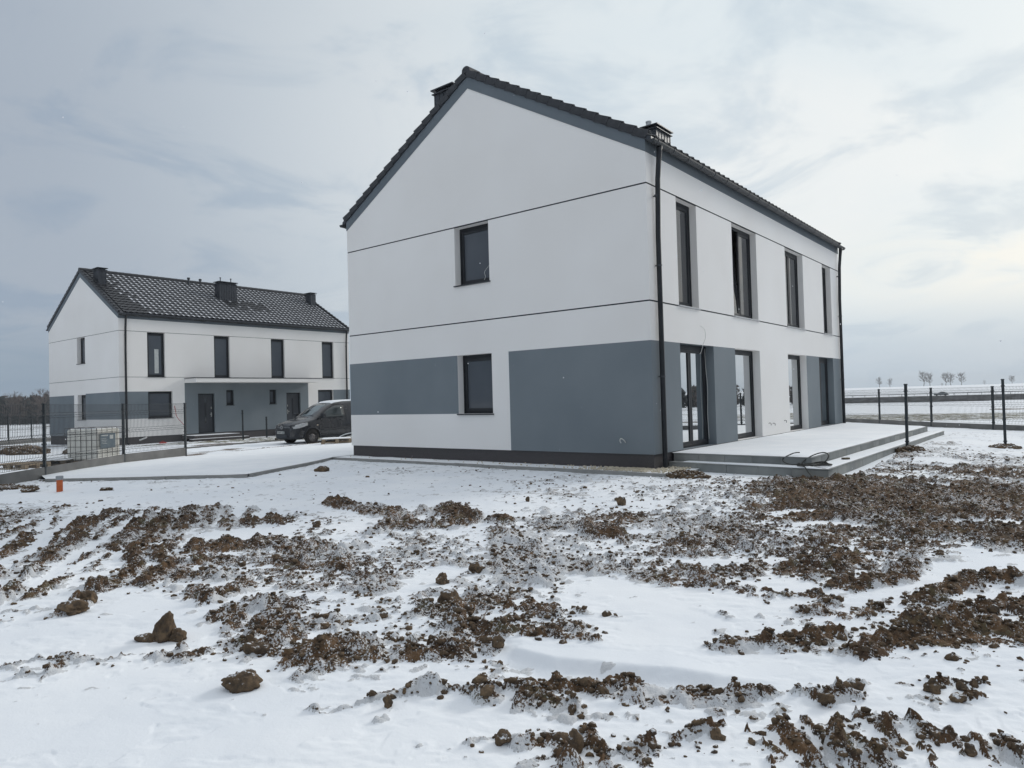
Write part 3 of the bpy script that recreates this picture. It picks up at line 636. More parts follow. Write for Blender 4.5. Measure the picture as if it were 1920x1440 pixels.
(0.8,0.029,[(-0.19,3.32,0.01,0.016),(-0.12,3.34,0.01,0.016)]),
(0.7,0.022,[(-0.09,3.19,0.009,0.014),(-0.06,3.15,0.009,0.014)]),
(0.6,0.016,[(-0.52,3.27,0.006,0.01),(-0.56,3.28,0.006,0.01)]),
(0.6,0.016,[(-0.34,3.25,0.016,0.025),(-0.29,3.3,0.016,0.026)]),
(0.0,0.0,[(-5.1,7.0,0.048,0.104),(-5.53,8.1,0.055,0.139),(-6.11,9.49,0.064,0.191),(-6.68,10.88,0.074,0.251)]),
(0.0,0.0,[(-4.29,6.27,0.043,0.084),(-4.57,7.16,0.049,0.109),(-4.86,8.1,0.055,0.139),(-5.21,9.28,0.063,0.183),(-5.42,9.99,0.068,0.212)]),
(0.0,0.0,[(-4.59,6.3,0.024,0.047),(-4.55,6.51,0.025,0.05),(-4.6,6.8,0.026,0.055)]),
(0.0,0.0,[(-3.76,5.75,0.052,0.094),(-3.98,6.55,0.059,0.121),(-4.27,7.55,0.068,0.161)]),
(0.0,0.0,[(-6.16,8.47,0.032,0.085),(-6.37,9.34,0.035,0.103),(-6.97,10.69,0.04,0.135)]),
(1.0,0.0,[(5.49,10.82,1.47,1.877)]),
(1.0,0.0,[(6.61,10.3,1.243,2.001)]),
(1.0,0.0,[(5.38,8.12,0.857,1.118)]),
(1.0,0.0,[(4.54,8.25,0.747,0.962)]),
(1.0,0.0,[(4.14,9.28,0.77,0.974)]),
(0.0,0.0,[(3.68,9.18,0.347,0.159)]),
(0.0,0.0,[(3.61,8.39,0.348,0.133)]),
(0.0,0.0,[(5.33,8.23,0.372,0.128)]),
(0.0,0.0,[(6.8,11.38,0.301,0.244)]),
(0.0,0.0,[(5.66,8.07,0.244,0.123)]),
(0.0,0.0,[(3.88,8.17,0.185,0.126)]),
]
FUR = [(-4.66, 6.674), (-6.217, 10.956)]
LEDGE = [(-0.25, 4.42), (-0.05, 4.43), (0.21, 4.23), (0.54, 4.11), (0.97, 3.97), (1.45, 3.85)]
CLODS = [(-2.47, 4.89, 0.221, 0.184), (-2.33, 4.86, 0.125, 0.088), (-1.58, 4.02, 0.212, 0.115), (-2.57, 5.18, 0.156, 0.195), (-2.55, 9.1, 0.137, 0.096), (-0.52, 5.57, 0.21, 0.109), (-0.65, 6.18, 0.121, 0.093), (1.53, 10.25, 0.124, 0.155), (-0.38, 6.5, 0.128, 0.098), (-0.13, 4.45, 0.101, 0.094), (-0.55, 4.57, 0.083, 0.083), (-0.28, 4.37, 0.04, 0.04), (0.24, 3.2, 0.082, 0.097), (-0.09, 3.28, 0.079, 0.059), (-1.68, 4.54, 0.151, 0.075), (-3.47, 5.55, 0.234, 0.109), (-3.54, 5.85, 0.15, 0.115), (-4.48, 16.54, 0.325, 0.15), (-1.76, 4.66, 0.07, 0.07), (-0.69, 3.7, 0.05, 0.067), (1.02, 3.69, 0.061, 0.039), (0.26, 3.59, 0.054, 0.043), (2.14, 3.71, 0.084, 0.073), (2.3, 3.71, 0.062, 0.05), (2.38, 3.73, 0.039, 0.039), (1.93, 3.08, 0.051, 0.051), (2.04, 4.49, 0.061, 0.047), (1.74, 3.36, 0.03, 0.056), (0.19, 10.84, 0.065, 0.082), (-1.94, 5.59, 0.101, 0.059), (-9.57, 14.04, 0.36, 0.127), (-8.03, 13.94, 0.315, 0.063), (2.19, 3.56, 0.08, 0.048), (1.54, 3.59, 0.081, 0.06), (0.89, 3.27, 0.054, 0.049)]

# density raster in the (right, forward) frame of the ground
U0, V0, DS = -24.0, 1.5, 0.04
nu, nv = int(48 / DS), int(24.5 / DS)
gu = U0 + DS * np.arange(nu); gv = V0 + DS * np.arange(nv)
DEN = np.full((nv, nu), 0.28, np.float32); HGT = np.zeros((nv, nu), np.float32)
GU, GV = np.meshgrid(gu, gv)
DEN += (0.22 * fbm(GU, GV, 2.2, 3, 40)).astype(np.float32)
def dab(u, v, su, sv, val, h, amt=1.0):
    i0 = max(0, int((u - 1.6 * su - U0) / DS)); i1 = min(nu, int((u + 1.6 * su - U0) / DS) + 2)
    j0 = max(0, int((v - 1.6 * sv - V0) / DS)); j1 = min(nv, int((v + 1.6 * sv - V0) / DS) + 2)
    if i0 >= i1 or j0 >= j1: return
    q = np.sqrt(((GU[j0:j1, i0:i1] - u) / su) ** 2 + ((GV[j0:j1, i0:i1] - v) / sv) ** 2)
    w = 1 - sm(q, 0.55, 1.45)
    DEN[j0:j1, i0:i1] += (val - DEN[j0:j1, i0:i1]) * w * amt
    HGT[j0:j1, i0:i1] = np.maximum(HGT[j0:j1, i0:i1], h * w)
for val, h, pts in STROKES:
    if len(pts) == 1: dab(*pts[0], val, h); continue
    for a, b in zip(pts[:-1], pts[1:]):
        st = max(0.5 * min(a[2], b[2]), 0.03); n = max(1, int(math.hypot(b[0] - a[0], b[1] - a[1]) / st))
        for i in range(n + 1):
            t = i / n; dab(*[a[k] + (b[k] - a[k]) * t for k in range(4)], val, h)
# long wheel furrows on the left and tyre lugs at the lower right
fx_, fy_ = FUR[1][0] - FUR[0][0], FUR[1][1] - FUR[0][1]; fl_ = math.hypot(fx_, fy_); S_ = (GU - FUR[0][0]) * (-fy_ / fl_) + (GV - FUR[0][1]) * (fx_ / fl_)
wf = sm(-GU, 2.6, 3.6) * sm(GV, 5.6, 6.6) * (1 - sm(GV, 10.5, 12.0))
DEN += (0.36 * wf * np.cos(2 * math.pi * S_ / 0.29) * (0.7 + 0.6 * fbm(GU, GV, 0.8, 2, 47))).astype(np.float32)
wt_ = sm(GU, 0.95, 1.15) * sm(GV, 2.7, 2.9) * (1 - sm(GV, 3.36, 3.46))
DEN += (0.40 * wt_ * np.cos(2 * math.pi * (GU - 0.10 * GV) / 0.150)).astype(np.float32)
wt2 = sm(GU, 0.0, 0.2) * (1 - sm(GU, 0.95, 1.15)) * sm(GV, 2.7, 2.9) * (1 - sm(GV, 3.28, 3.38))
DEN += (0.42 * wt2 * np.cos(2 * math.pi * (GU + 0.55 * GV) / 0.150)).astype(np.float32)
def samp(A, u, v):
    fu = np.clip((u - U0) / DS, 0, nu - 1.001); fv = np.clip((v - V0) / DS, 0, nv - 1.001)
    i = fu.astype(int); j = fv.astype(int); a = fu - i; b = fv - j
    return (A[j, i] * (1 - a) + A[j, i + 1] * a) * (1 - b) + (A[j + 1, i] * (1 - a) + A[j + 1, i + 1] * a) * b
def to_uv(x, y): return (x - CX) * CA + (y - CY) * SA, -(x - CX) * SA + (y - CY) * CA
def to_xy(u, v): return CX + u * CA - v * SA, CY + u * SA + v * CA
def poly_in(x, y, P):
    ins = np.zeros(x.shape, bool); n = len(P)
    for i in range(n):
        x1, y1 = P[i]; x2, y2 = P[(i + 1) % n]
        c = ((y1 > y) != (y2 > y)) & (x < (x2 - x1) * (y - y1) / (y2 - y1 + 1e-12) + x1); ins ^= c
    return ins
DRIVE = [(-11.35, -7.2), (-7.62, -4.5), (-9.2, -1.5), (-9.72, -0.6), (-9.72, 17), (-20.4, 14), (-18.9, 7.35), (-17.87, 2.41), (-16.5, -1.4), (-17.0, -1.25), (-15.62, -3.8), (-12.6, -6.9)]
def density(u, v):
    x, y = to_xy(u, v)
    wu = 0.10 * fbm(x, y, 0.45, 2, 31) + 0.045 * fbm(x, y, 0.10, 2, 33); wv = 0.16 * fbm(x, y, 0.5, 2, 35) + 0.05 * fbm(x, y, 0.12, 2, 37)
    D = samp(DEN, u + wu, v + wv) + 0.10 * fbm(x, y, 0.33, 2, 39)
    far = 0.24 + 0.35 * fbm(x, y, 9, 4, 60) + 0.25 * fbm(x, y, 1.7, 3, 70)
    k = sm(v, 21, 25) * 1.0
    k = np.maximum(k, sm(np.abs(u), 21, 23.5))
    k = np.maximum(k, 1 - sm(v, 1.6, 2.2))
    D = D * (1 - k) + far * k
    yard = sm(-x, 9.0, 10.5) * sm(y + 0.75 * (x + 9), 0.5, 2.0)      # yard behind the left kerb and round the left house is clean snow
    D = D * (1 - yard * 0.8 * (1 - sm(-x, 40, 60)))
    D = np.where(poly_in(x, y, DRIVE), -0.5, D)
    D = np.where((x > -10.1) & (x < 0.6) & (y > -0.62), -0.5, D)
    D = np.where((x > -0.4) & (x < 3.5) & (y > 0.3) & (y < 15.5), -0.5, D)
    return D
def domes(x, y, D_fn, cell, seed, rlo, rhi, flat, gain):
    ix = np.floor(x / cell).astype(np.int64); iy = np.floor(y / cell).astype(np.int64); H = np.zeros(x.shape)
    for dx in (-1, 0, 1):
        for dy in (-1, 0, 1):
            cx = ix + dx; cy = iy + dy
            jx = (cx + 0.5 + (hsh(cx, cy, seed) - 0.5) * 0.9) * cell; jy = (cy + 0.5 + (hsh(cy, cx, seed + 3) - 0.5) * 0.9) * cell
            r = cell * (rlo + (rhi - rlo) * hsh(cx + 5, cy + 9, seed + 7) ** 1.5)
            Dc = D_fn(jx, jy)
            pres = hsh(cx + 77, cy + 31, seed + 11) < np.clip(Dc * gain, 0, 1)
            q = 1 - ((x - jx) ** 2 + (y - jy) ** 2) / (r * r)
            H = np.maximum(H, np.where(pres & (q > 0), r * flat * np.sqrt(np.maximum(q, 0)), 0))
    return H
def relief(u, v, fine=True):
    """height and masks of the field surface"""
    x, y = to_xy(u, v); D = density(u, v); shp = u.shape
    wob = 0.016
    xd = x + wob * fbm(x, y, 0.05, 2, 5) * 1.6 + 0.05 * fbm(x, y, 0.25, 2, 21); yd = y + wob * fbm(x, y, 0.05, 2, 9) * 1.6 + 0.05 * fbm(x, y, 0.25, 2, 25)
    def Df(a, b): return density(*to_uv(a, b))
    snow = 0.016 * fbm(x, y, 1.1, 4, 80) + 0.003 * fbm(x, y, 0.16, 3, 85) + 0.0015 * fbm(x + 0.6 * y, (y - 0.6 * x) * 4, 0.5, 3, 90)
    cov = 0.004 * fbm(x, y, 0.42, 4, 88, 0.65) + 0.011 * fbm(u / 2.2, v, 0.075, 3, 96, 0.6)      # snow filling the hollows between clods
    hg = np.minimum(samp(HGT, u, v), 0.03) * (v < 25) * 0.6
    mud = -0.0265 + 0.037 * np.clip(D, 0, 1) + 0.024 * sm(D, 0.82, 1.05) + 0.018 * fbm(u / 2.4, v, 0.24, 3, 100, 0.6) + 0.022 * fbm(u / 2.0, v, 0.085, 3, 106, 0.65) + 0.024 * fbm(x, y, 0.095, 3, 104, 0.65) + hg
    lx = np.array([q[0] for q in LEDGE]); lv = np.array([q[1] for q in LEDGE]); t_ = v - np.interp(u, lx, lv)
    led = sm(u, lx[0], lx[0] + .3) * (1 - sm(u, lx[-1] - .6, lx[-1]))
    snow = snow + led * 0.045 * (sm(t_, -0.10, 0.02) * np.exp(-np.maximum(t_, 0) / 0.45) ) - led * 0.03 * np.exp(-((t_ + 0.22) / 0.14) ** 2)
    near = v < 26
    H = np.zeros(shp)
    xs, ys = xd[near], yd[near]
    h1 = domes(xs, ys, lambda a, b: np.clip(Df(a, b) - 0.42, 0, 1) * 1.7, 0.27, 200, 0.16, 0.46, 0.62, 0.62)
    h2 = domes(xs, ys, Df, 0.125, 230, 0.2, 0.5, 0.75, 0.95)
    vn = v[near]; h3 = np.zeros(xs.shape); k = vn < 12
    h3[k] = domes(xs[k], ys[k], Df, 0.055, 260, 0.22, 0.5, 0.8, 1.15)
    h = np.maximum(h1 + 0.35 * h2, h2 + 0.5 * h3); h = np.maximum(h, 0.8 * h3)
    h = h * (1 + 0.55 * fbm(xs, ys, 0.07, 3, 210, 0.6) + 0.25 * fbm(xs, ys, 0.022, 2, 215)); H[near] = h
    Hn = H > 0.004
    m = mud + H * np.clip(0.45 + D, 0.3, 1.1) + 0.012 * fbm(x, y, 0.038, 3, 120, 0.7) * (v < 26)
    m = np.where(Hn & (D > 0.05), np.maximum(m, snow - 0.016 + 0.9 * H * (0.5 + 0.5 * D) + 0.5 * hg), m)
    cs_ = np.where(D > 0.03, cov * (1.0 - 0.55 * sm(D, 0.88, 1.0)), 0) + hg * 0.42
    mask = sm(m - snow - cs_, -0.002, 0.006)
    z = np.maximum(m, snow + cs_)
    # rounded snow against the clods
    k = (D < -0.2)
    z = np.where(k, snow * 0.3, z); mask = np.where(k, 0, mask)
    dust = np.clip(1.32 - 1.28 * np.clip(D, 0, 1) + 0.5 * fbm(x, y, 0.7, 3, 140), 0, 1)
    return x, y, z, mask, dust, D
print('relief')
vs = list(np.linspace(-1.0, 2.1, 10))
g_ = 0.0036; v_ = 2.2
while v_ < 1350:
    vs.append(v_)
    g_ = 0.0036 if v_ < 20 else (0.0036 + (v_ - 20) / 40 * 0.010 if v_ < 60 else 0.03)
    v_ *= 1 + g_
vs = np.array(vs); ncol = 980
tt = np.linspace(-1, 1, ncol)
VV = np.repeat(vs[:, None], ncol, 1); UU = (0.98 * VV + 1.02) * tt[None, :]
X, Y, Z, MU, DU, DD = relief(UU, VV)
far = sm(VV, 30, 60)
Z = Z * (1 - far * 0.3) + base_z(X, Y)
# far field: soil showing through thin snow, and a strip of dead grass beyond the right-hand fence
GR = np.zeros_like(Z)
sel = (X > -30) & (VV > 30)
GR = np.where(sel, sm(VV + 2.0 * fbm(X, Y, 12, 3, 150), 33.5, 35.5) * (1 - sm(VV + 3 * fbm(X, Y, 9, 3, 155), 45, 51)), 0)
MU = np.where(VV > 26, np.clip(sm(DD, 0.18, 0.52) * 0.85, 0, 1) * (1 - 0.8 * sm(VV, 260, 400)), MU)
DU = np.where(VV > 26, 0.1, DU)
MU = np.where(GR > 0.05, MU * 0.3, MU)
nr = len(vs)
idx = np.arange(nr * ncol).reshape(nr, ncol)
F = np.stack([idx[:-1, :-1], idx[:-1, 1:], idx[1:, 1:], idx[1:, :-1]], -1).reshape(-1, 4)
gnd = np_mesh('ground', np.stack([X, Y, Z], -1).reshape(-1, 3), F, [GROUND], {'mud': MU, 'dust': DU, 'grass': GR})
tag(gnd, kind='structure')
print('ground verts', nr * ncol)
# the rest of the land, outside what the first sheet covers
ths = np.radians(np.linspace(44.42, 360 - 44.42, 260)); rs = np.array([0.02] + list(np.geomspace(0.6, 1900, 150)))
TH, RS = np.meshgrid(ths, rs); U2 = RS * np.sin(TH); V2 = RS * np.cos(TH) - 1.0408
X2, Y2 = to_xy(U2, V2); D2 = 0.3 + 0.35 * fbm(X2, Y2, 9, 4, 60) + 0.25 * fbm(X2, Y2, 1.7, 3, 70)
idx2 = np.arange(X2.size).reshape(X2.shape)
F2 = np.stack([idx2[:-1, :-1], idx2[:-1, 1:], idx2[1:, 1:], idx2[1:, :-1]], -1).reshape(-1, 4)
g2 = np_mesh('outlying_ground', np.stack([X2, Y2, base_z(X2, Y2) + 0.01 * fbm(X2, Y2, 1.1, 3, 80)], -1).reshape(-1, 3), F2, [GROUND], {'mud': sm(D2, 0.3, 0.6) * 0.8, 'dust': np.full(X2.shape, .5), 'grass': np.zeros(X2.shape)})
tag(g2, kind='structure')
def gz(x, y): return float(base_z(x, y))

# ------------------------------------------------------------------ clods
def ico(sub):
    bm = bmesh.new(); bmesh.ops.create_icosphere(bm, subdivisions=sub, radius=1.0)
    V = np.array([v.co[:] for v in bm.verts]); Fc = np.array([[v.index for v in f.verts] for f in bm.faces]); bm.free(); return V, Fc
def lump(V, seed, rough=0.35, facets=5):
    r = np.random.default_rng(seed); n = V / np.linalg.norm(V, axis=1)[:, None]; s = np.ones(len(V))
    for i in range(facets):      # flattened faces, like broken soil
        d = r.normal(size=3); d /= np.linalg.norm(d); c = r.uniform(0.55, 0.85); t = n @ d; s = np.where(t > c * s, np.minimum(s, c / np.maximum(t, 1e-3)), s)
    for i in range(3):
        fr = 2.2 * 2 ** i; ph = r.uniform(0, 6, 3); K = r.normal(size=(3, 3)) * fr
        s = s + rough / 2 ** i * 0.4 * np.sin(n @ K[0] + ph[0]) * np.sin(n @ K[1] + ph[1])
    return n * s[:, None]
V1, F1 = ico(1); V3, F3 = ico(4)
lumps = [lump(V1, 50 + i, 0.5, 4) for i in range(8)]
# small crumbs scattered where soil breaks through: nobody could count them
NS = 12000
cu = rng.uniform(-1, 1, NS * 14); cv = 2.3 * (17 / 2.3) ** rng.uniform(0, 1, NS * 14)
cu = cu * (0.86 * cv + 0.5); cD = samp(DEN, cu, cv); xx, yy = to_xy(cu, cv)
ok = (rng.uniform(0, 1, len(cu)) < np.clip(cD - 0.04, 0, 1) ** 1.3) & (density(cu, cv) > 0.04)
NS = 22000; cu, cv, xx, yy = cu[ok][:NS], cv[ok][:NS], xx[ok][:NS], yy[ok][:NS]
_, _, zz, mk, _, _ = relief(cu[None, :], cv[None, :]); zz = zz[0] + base_z(xx, yy)
ok = (mk[0] > 0.25) | (rng.uniform(0, 1, len(cu)) < 0.14); cu, cv, xx, yy, zz = cu[ok], cv[ok], xx[ok], yy[ok], zz[ok]
n = len(cu); sz = 0.006 + 0.016 * rng.uniform(0, 1, n) ** 3 + 0.0006 * cv
big = rng.uniform(0, 1, n) < 0.05; sz = np.where(big, sz * 1.8, sz)
VS = []; FS = []; off = 0; kk = rng.integers(0, 8, n); ang = rng.uniform(0, 6.28, n)
for i in range(n):
    L = lumps[kk[i]] * (sz[i] * np.array([1.25, 0.95, 0.8])); c, s = math.cos(ang[i]), math.sin(ang[i])
    VS.append(np.stack([L[:, 0] * c - L[:, 1] * s + xx[i], L[:, 0] * s + L[:, 1] * c + yy[i], L[:, 2] + zz[i] + sz[i] * 0.15], -1)); FS.append(F1 + off); off += len(L)
crumbs = np_mesh('soil_crumbs', np.concatenate(VS), np.concatenate(FS), [CLODM], smooth=True); tag(crumbs, kind='stuff', label='brown crumbs of soil scattered over the snowy field', cat='soil crumbs')

CL_LAB = ['tall upright brown clod with a dark tail, left foreground on clean snow', 'rounded half snowy clod just in front of the tall upright clod', 'largest rounded brown clod in the left foreground, smooth face to the right', 'small clod behind the tall upright clod, half sunk in snow',
 'squat lump on the speckled rut left of the field centre', 'broad flat-sided tan clod lying near the field centre', 'small dark round clod just behind the broad tan clod', 'pointed brown clod standing alone in front of the house corner', 'brown clod at the foot of a snowy mound right of the field centre',
 'curled reddish clod at the edge of the central clean snow bank', 'knobbly brown clod left of the curled reddish clod', 'tiny dark pebble of soil below the curled reddish clod', 'mound shaped clod with snow streaks in the bottom tyre track', 'jagged orange-brown clod at the bottom centre of the field',
 'long low clod above the largest rounded clod', 'long brown slab of turned soil in the left wheel rut', 'smaller slab of soil at the upper end of the left rut slab', 'tan stone-like lump beside the house kerb on the snow', 'small round clod behind the largest rounded clod', 'tall narrow clod in the lower central clod row',
 'reddish clod topping the lower right clod row', 'small clod under the lower clod row', 'dark two-peaked clod in the right foreground', 'angular clod right of the dark two-peaked clod', 'small olive clod standing alone on snow at right', 'brown clod in the bottom right corner area', 'olive rounded clod at the end of a right-hand ridge',
 'spiky clod rising from the bottom right tyre ridge', 'small pointed dark clod right of the pointed brown clod', 'greyish clod half under snow left of centre', 'low tan lump left of the orange pipe', 'thin flat strip of soil right of the orange pipe', 'low wide clod near the right edge of the lower field', 'wide crumbly clod in the lower right rut', 'arched clod crowning the bottom central tyre track']
for i, (u, v, w, h) in enumerate(CLODS):
    if i == 3: continue
    x, y = to_xy(u, v); V = lump(V3, 300 + i, 0.42, 7) * np.array([w * 0.52, w * 0.42, h * 0.62]); a = random.uniform(-0.35, 0.35) + YAW
    if i == 0:   # tall clod leans and trails off to the left
        V = V * np.array([0.62, 0.9, 1.35]); V[:, 0] += 0.35 * V[:, 2] + 0.03
        low_ = lump(V3, 777, 0.4, 5) * np.array([0.10, 0.06, 0.045]) + np.array([-0.075, -0.01, -0.06]); V = np.concatenate([V, low_])
    R = np.array([[math.cos(a), -math.sin(a), 0], [math.sin(a), math.cos(a), 0], [0, 0, 1]])
    z0 = base_z(x, y) + float(relief(np.array([[u]]), np.array([[v]]))[2][0, 0]) * 0.6
    FC_ = F3 if len(V) == len(V3) else np.concatenate([F3, F3 + len(V3)])
    o = np_mesh('soil_clod', V @ R.T, FC_, [CLODM]); o.location = (x, y, z0 + h * 0.30)
    tag(o, CL_LAB[i], 'soil clod', group='larger soil clods on the field')

# ------------------------------------------------------------------ houses
W, L = 9.6475, 14.869
G1, G2, GT, PT, ZA, ZE = 5.95, 3.53, 2.715, 0.375, 9.33, 6.59
SL = (ZA - ZE) / (W / 2)
RZ0 = 6.84                                    # underside of the roof above the eaves wall
def side_map(s, z, d): return (-d, s, z)
def gable_map(s, z, d): return (-s, d, z)
def far_gable_map(s, z, d): return (-s, L - d, z)
def back_map(s, z, d): return (-W + d, s, z)
def facade(house, name, mp, s0, s1, z0, z1, holes, paints, grooves, apex=None, gh=0.030):
    mb = MB(); S = {s0, s1}; ZZ = {z0, z1}
    for h in holes: S |= {h[0], h[1]}; ZZ |= {h[2], h[3]}
    for q in paints: S |= {q[0], q[1]}; ZZ |= {q[2], q[3]}
    for g in grooves: ZZ |= {g - gh / 2, g + gh / 2}
    S = sorted(x for x in S if s0 - 1e-6 <= x <= s1 + 1e-6); ZZ = sorted(z for z in ZZ if z0 - 1e-6 <= z <= z1 + 1e-6)
    def at(s, z):
        for q in paints:
            if q[0] < s < q[1] and q[2] < z < q[3]: return q[4]
        return WHITE
    for a, b in zip(S[:-1], S[1:]):
        for c, d in zip(ZZ[:-1], ZZ[1:]):
            if b - a < 1e-5 or d - c < 1e-5: continue
            s, z = (a + b) / 2, (c + d) / 2
            if any(h[0] < s < h[1] and h[2] < z < h[3] for h in holes): continue
            gr = any(abs(z - g) < gh / 2 for g in grooves)
            if gr:
                mb.poly([mp(a, c, .018), mp(b, c, .018), mp(b, d, .018), mp(a, d, .018)], GROOVE)
                mb.poly([mp(a, c, 0), mp(b, c, 0), mp(b, c, .018), mp(a, c, .018)], GROOVE); mb.poly([mp(a, d, 0), mp(b, d, 0), mp(b, d, .018), mp(a, d, .018)], GROOVE)
            else: mb.poly([mp(a, c, 0), mp(b, c, 0), mp(b, d, 0), mp(a, d, 0)], at(s, z))
    for h in holes:
        a, b, c, d, rec, rm = h[:6]; rl = h[6] if len(h) > 6 else rm
        dd = rec + 0.10
        mb.poly([mp(a, c, 0), mp(a, d, 0), mp(a, d, dd), mp(a, c, dd)], rl); mb.poly([mp(b, c, 0), mp(b, d, 0), mp(b, d, dd), mp(b, c, dd)], rm)
        mb.poly([mp(a, d, 0), mp(b, d, 0), mp(b, d, dd), mp(a, d, dd)], rm); mb.poly([mp(a, c, 0), mp(b, c, 0), mp(b, c, dd), mp(a, c, dd)], rm)
    if apex: mb.poly([mp(s0, z1, 0), mp(s1, z1, 0), mp(apex[0], apex[1], 0)], WHITE)
    mb.poly([mp(s0, z0, 0), mp(s1, z0, 0), mp(s1, z0, .05), mp(s0, z0, .05)], WHITE)
    return mb.build(name, house)
def ring(mb, mp, a, b, c, d, w, d0, d1, m, wt_=None):
    wt_ = wt_ or w
    for (p, q, r, s) in ((a, a + w, c, d), (b - w, b, c, d), (a + w, b - w, c, c + w), (a + w, b - w, d - wt_, d)):
        P0 = [mp(x, z, dd) for dd in (d0, d1) for z in (r, s) for x in (p, q)]
        mb.mesh(P0, [(0, 2, 3, 1), (4, 5, 7, 6), (0, 1, 5, 4), (2, 6, 7, 3), (0, 4, 6, 2), (1, 3, 7, 5)], m)
def slab(mb, mp, a, b, c, d, d0, d1, m):
    P0 = [mp(x, z, dd) for dd in (d0, d1) for z in (c, d) for x in (a, b)]
    mb.mesh(P0, [(0, 2, 3, 1), (4, 5, 7, 6), (0, 1, 5, 4), (2, 6, 7, 3), (0, 4, 6, 2), (1, 3, 7, 5)], m)
def window(house, mp, a, b, c, d, rec, name='window', sill=None, leaves=1, glass=None, shutter=0.0, open_=False, label=None):
    glass = glass or GLASS; mb = MB(); e = 0.002
    ring(mb, mp, a + e, b - e, c + e, d - e, 0.055, rec, rec + 0.07, ANTH, 0.055 + shutter)
    o = mb.build(name, house, bevel=0.006)
    if label: o['label'] = label
    ia, ib, ic, id_ = a + 0.05, b - 0.05, c + 0.05, d - 0.05 - shutter
    wl_ = (ib - ia) / leaves
    for k in range(leaves):
        la, lb = ia + k * wl_ + 0.004, ia + (k + 1) * wl_ - 0.004
        if open_ and k == 0:
            def mpo(s, z, dd, mp=mp, c0=ic): return mp(s, z, dd + (z - c0) * 0.075)
        else: mpo = mp
        m2 = MB(); ring(m2, mpo, la, lb, ic + .004, id_ - .004, 0.075, rec + 0.012, rec + 0.06, ANTH2)
        if open_ and k == 0: ring(m2, mpo, la, lb, ic + .004, id_ - .004, 0.075, rec + 0.0602, rec + 0.085, SILLL)
        m2.build('sash', o, bevel=0.006)
        m3_ = MB(); slab(m3_, mpo, la + .072, lb - .072, ic + .074, id_ - .074, rec + 0.034, rec + 0.042, glass); m3_.build('pane', o)
    if sill:
        m4 = MB(); slab(m4, mp, a - 0.03, b + 0.03, c - 0.032, c - 0.002, -0.045, rec + 0.02, sill); m4.build('sill', o, bevel=0.004)
    return o
def door(house, mp, a, b, c, d, rec, hside):
    mb = MB(); ring(mb, mp, a + .002, b - .002, c + .002, d - .002, 0.06, rec, rec + .07, ANTH)
    o = mb.build('front_door', house, bevel=0.005)
    m2 = MB(); slab(m2, mp, a + .064, b - .064, c + .01, d - .064, rec + .012, rec + .06, METAL); m2.build('door_leaf', o, bevel=0.004)
    m3_ = MB(); mid = (a + b) / 2; slab(m3_, mp, mid - .05, mid + .05, c + .55, d - .35, rec + .006, rec + .02, GLASS); m3_.build('pane', o)
    hs = a + .15 if hside < 0 else b - .15
    m4 = MB(); slab(m4, mp, hs - .022, hs + .022, c + .9, c + 1.15, rec - .006, rec + .013, STEEL); slab(m4, mp, hs - .09 * (hside > 0) - .01, hs + .09 * (hside < 0) + .01, c + 1.03, c + 1.055, rec - .05, rec - .03, STEEL)
    slab(m4, mp, hs - .012, hs + .012, c + 1.03, c + 1.055, rec - .035, rec - .005, STEEL)
    slab(m4, mp, hs - .02, hs + .02, c + 1.35, c + 1.47, rec - .006, rec + .013, STEEL); m4.build('handle', o, bevel=0.003)
    return o

# tile shapes, shared by every roof
TW, TE, TH_ = 0.2997, 0.3505, 0.038
def tile_mesh(name, snow):
    # local axes: x down the slope, y across, z off the roof; the pan lies in the middle, the roll at one side
    prof = [(0, 0.012), (0.04, 0.034), (0.08, 0.040), (0.12, 0.022), (0.17, 0.004), (0.24, 0.002), (TW, 0.014)]
    mb = MB(); n = len(prof)
    xs = [0.0, TE * 0.35, TE * 0.97, TE * 1.04]
    def P(i, j): x = xs[j]; return (x, prof[i][0], prof[i][1] + TH_ * (x / TE) - (0.006 if j == 3 else 0))
    for j in range(3):
        for i in range(n - 1):
            sn = snow and (j == 1 and i in ((3, 4) if snow == 2 else (4,)))
            mb.poly([P(i, j), P(i + 1, j), P(i + 1, j + 1), P(i, j + 1)], TSNOW if sn else (TDUST if snow and i in (2, 3, 4, 5) else TILE))
    for i in range(n - 1):
        a, b = P(i, 3), P(i + 1, 3); mb.poly([a, b, (b[0] - .012, b[1], b[2] - TH_), (a[0] - .012, a[1], a[2] - TH_)], TILE)
    o = mb.build(name); me = o.data; bpy.data.objects.remove(o); return me
TM = [tile_mesh('roof_tile', k) for k in (0, 1, 2)]
def verge_mesh():
    mb = MB(); t = TE
    # flat top strip with a flap hanging down the gable
    for (a, b, c, d, z0, z1, k) in ((0, t * 1.05, 0.0, 0.13, 0.0, 0.03, TH_), (0.008, t * 1.0, -0.030, 0.0, -0.125, 0.034, TH_ * 1.2)):
        p = [(x, y, z + k * (x / t)) for z in (z0, z1) for y in (c, d) for x in (a, b)]
        mb.mesh(p, [(0, 2, 3, 1), (4, 5, 7, 6), (0, 1, 5, 4), (2, 6, 7, 3), (0, 4, 6, 2), (1, 3, 7, 5)], TILE)
    mb.tube([(0, 0.03, 0.028), (t * 1.05, 0.03, 0.028 + TH_)], 0.026, TILE, 8)
    o = mb.build('verge_tile'); me = o.data; bpy.data.objects.remove(o); return me
VM = verge_mesh()
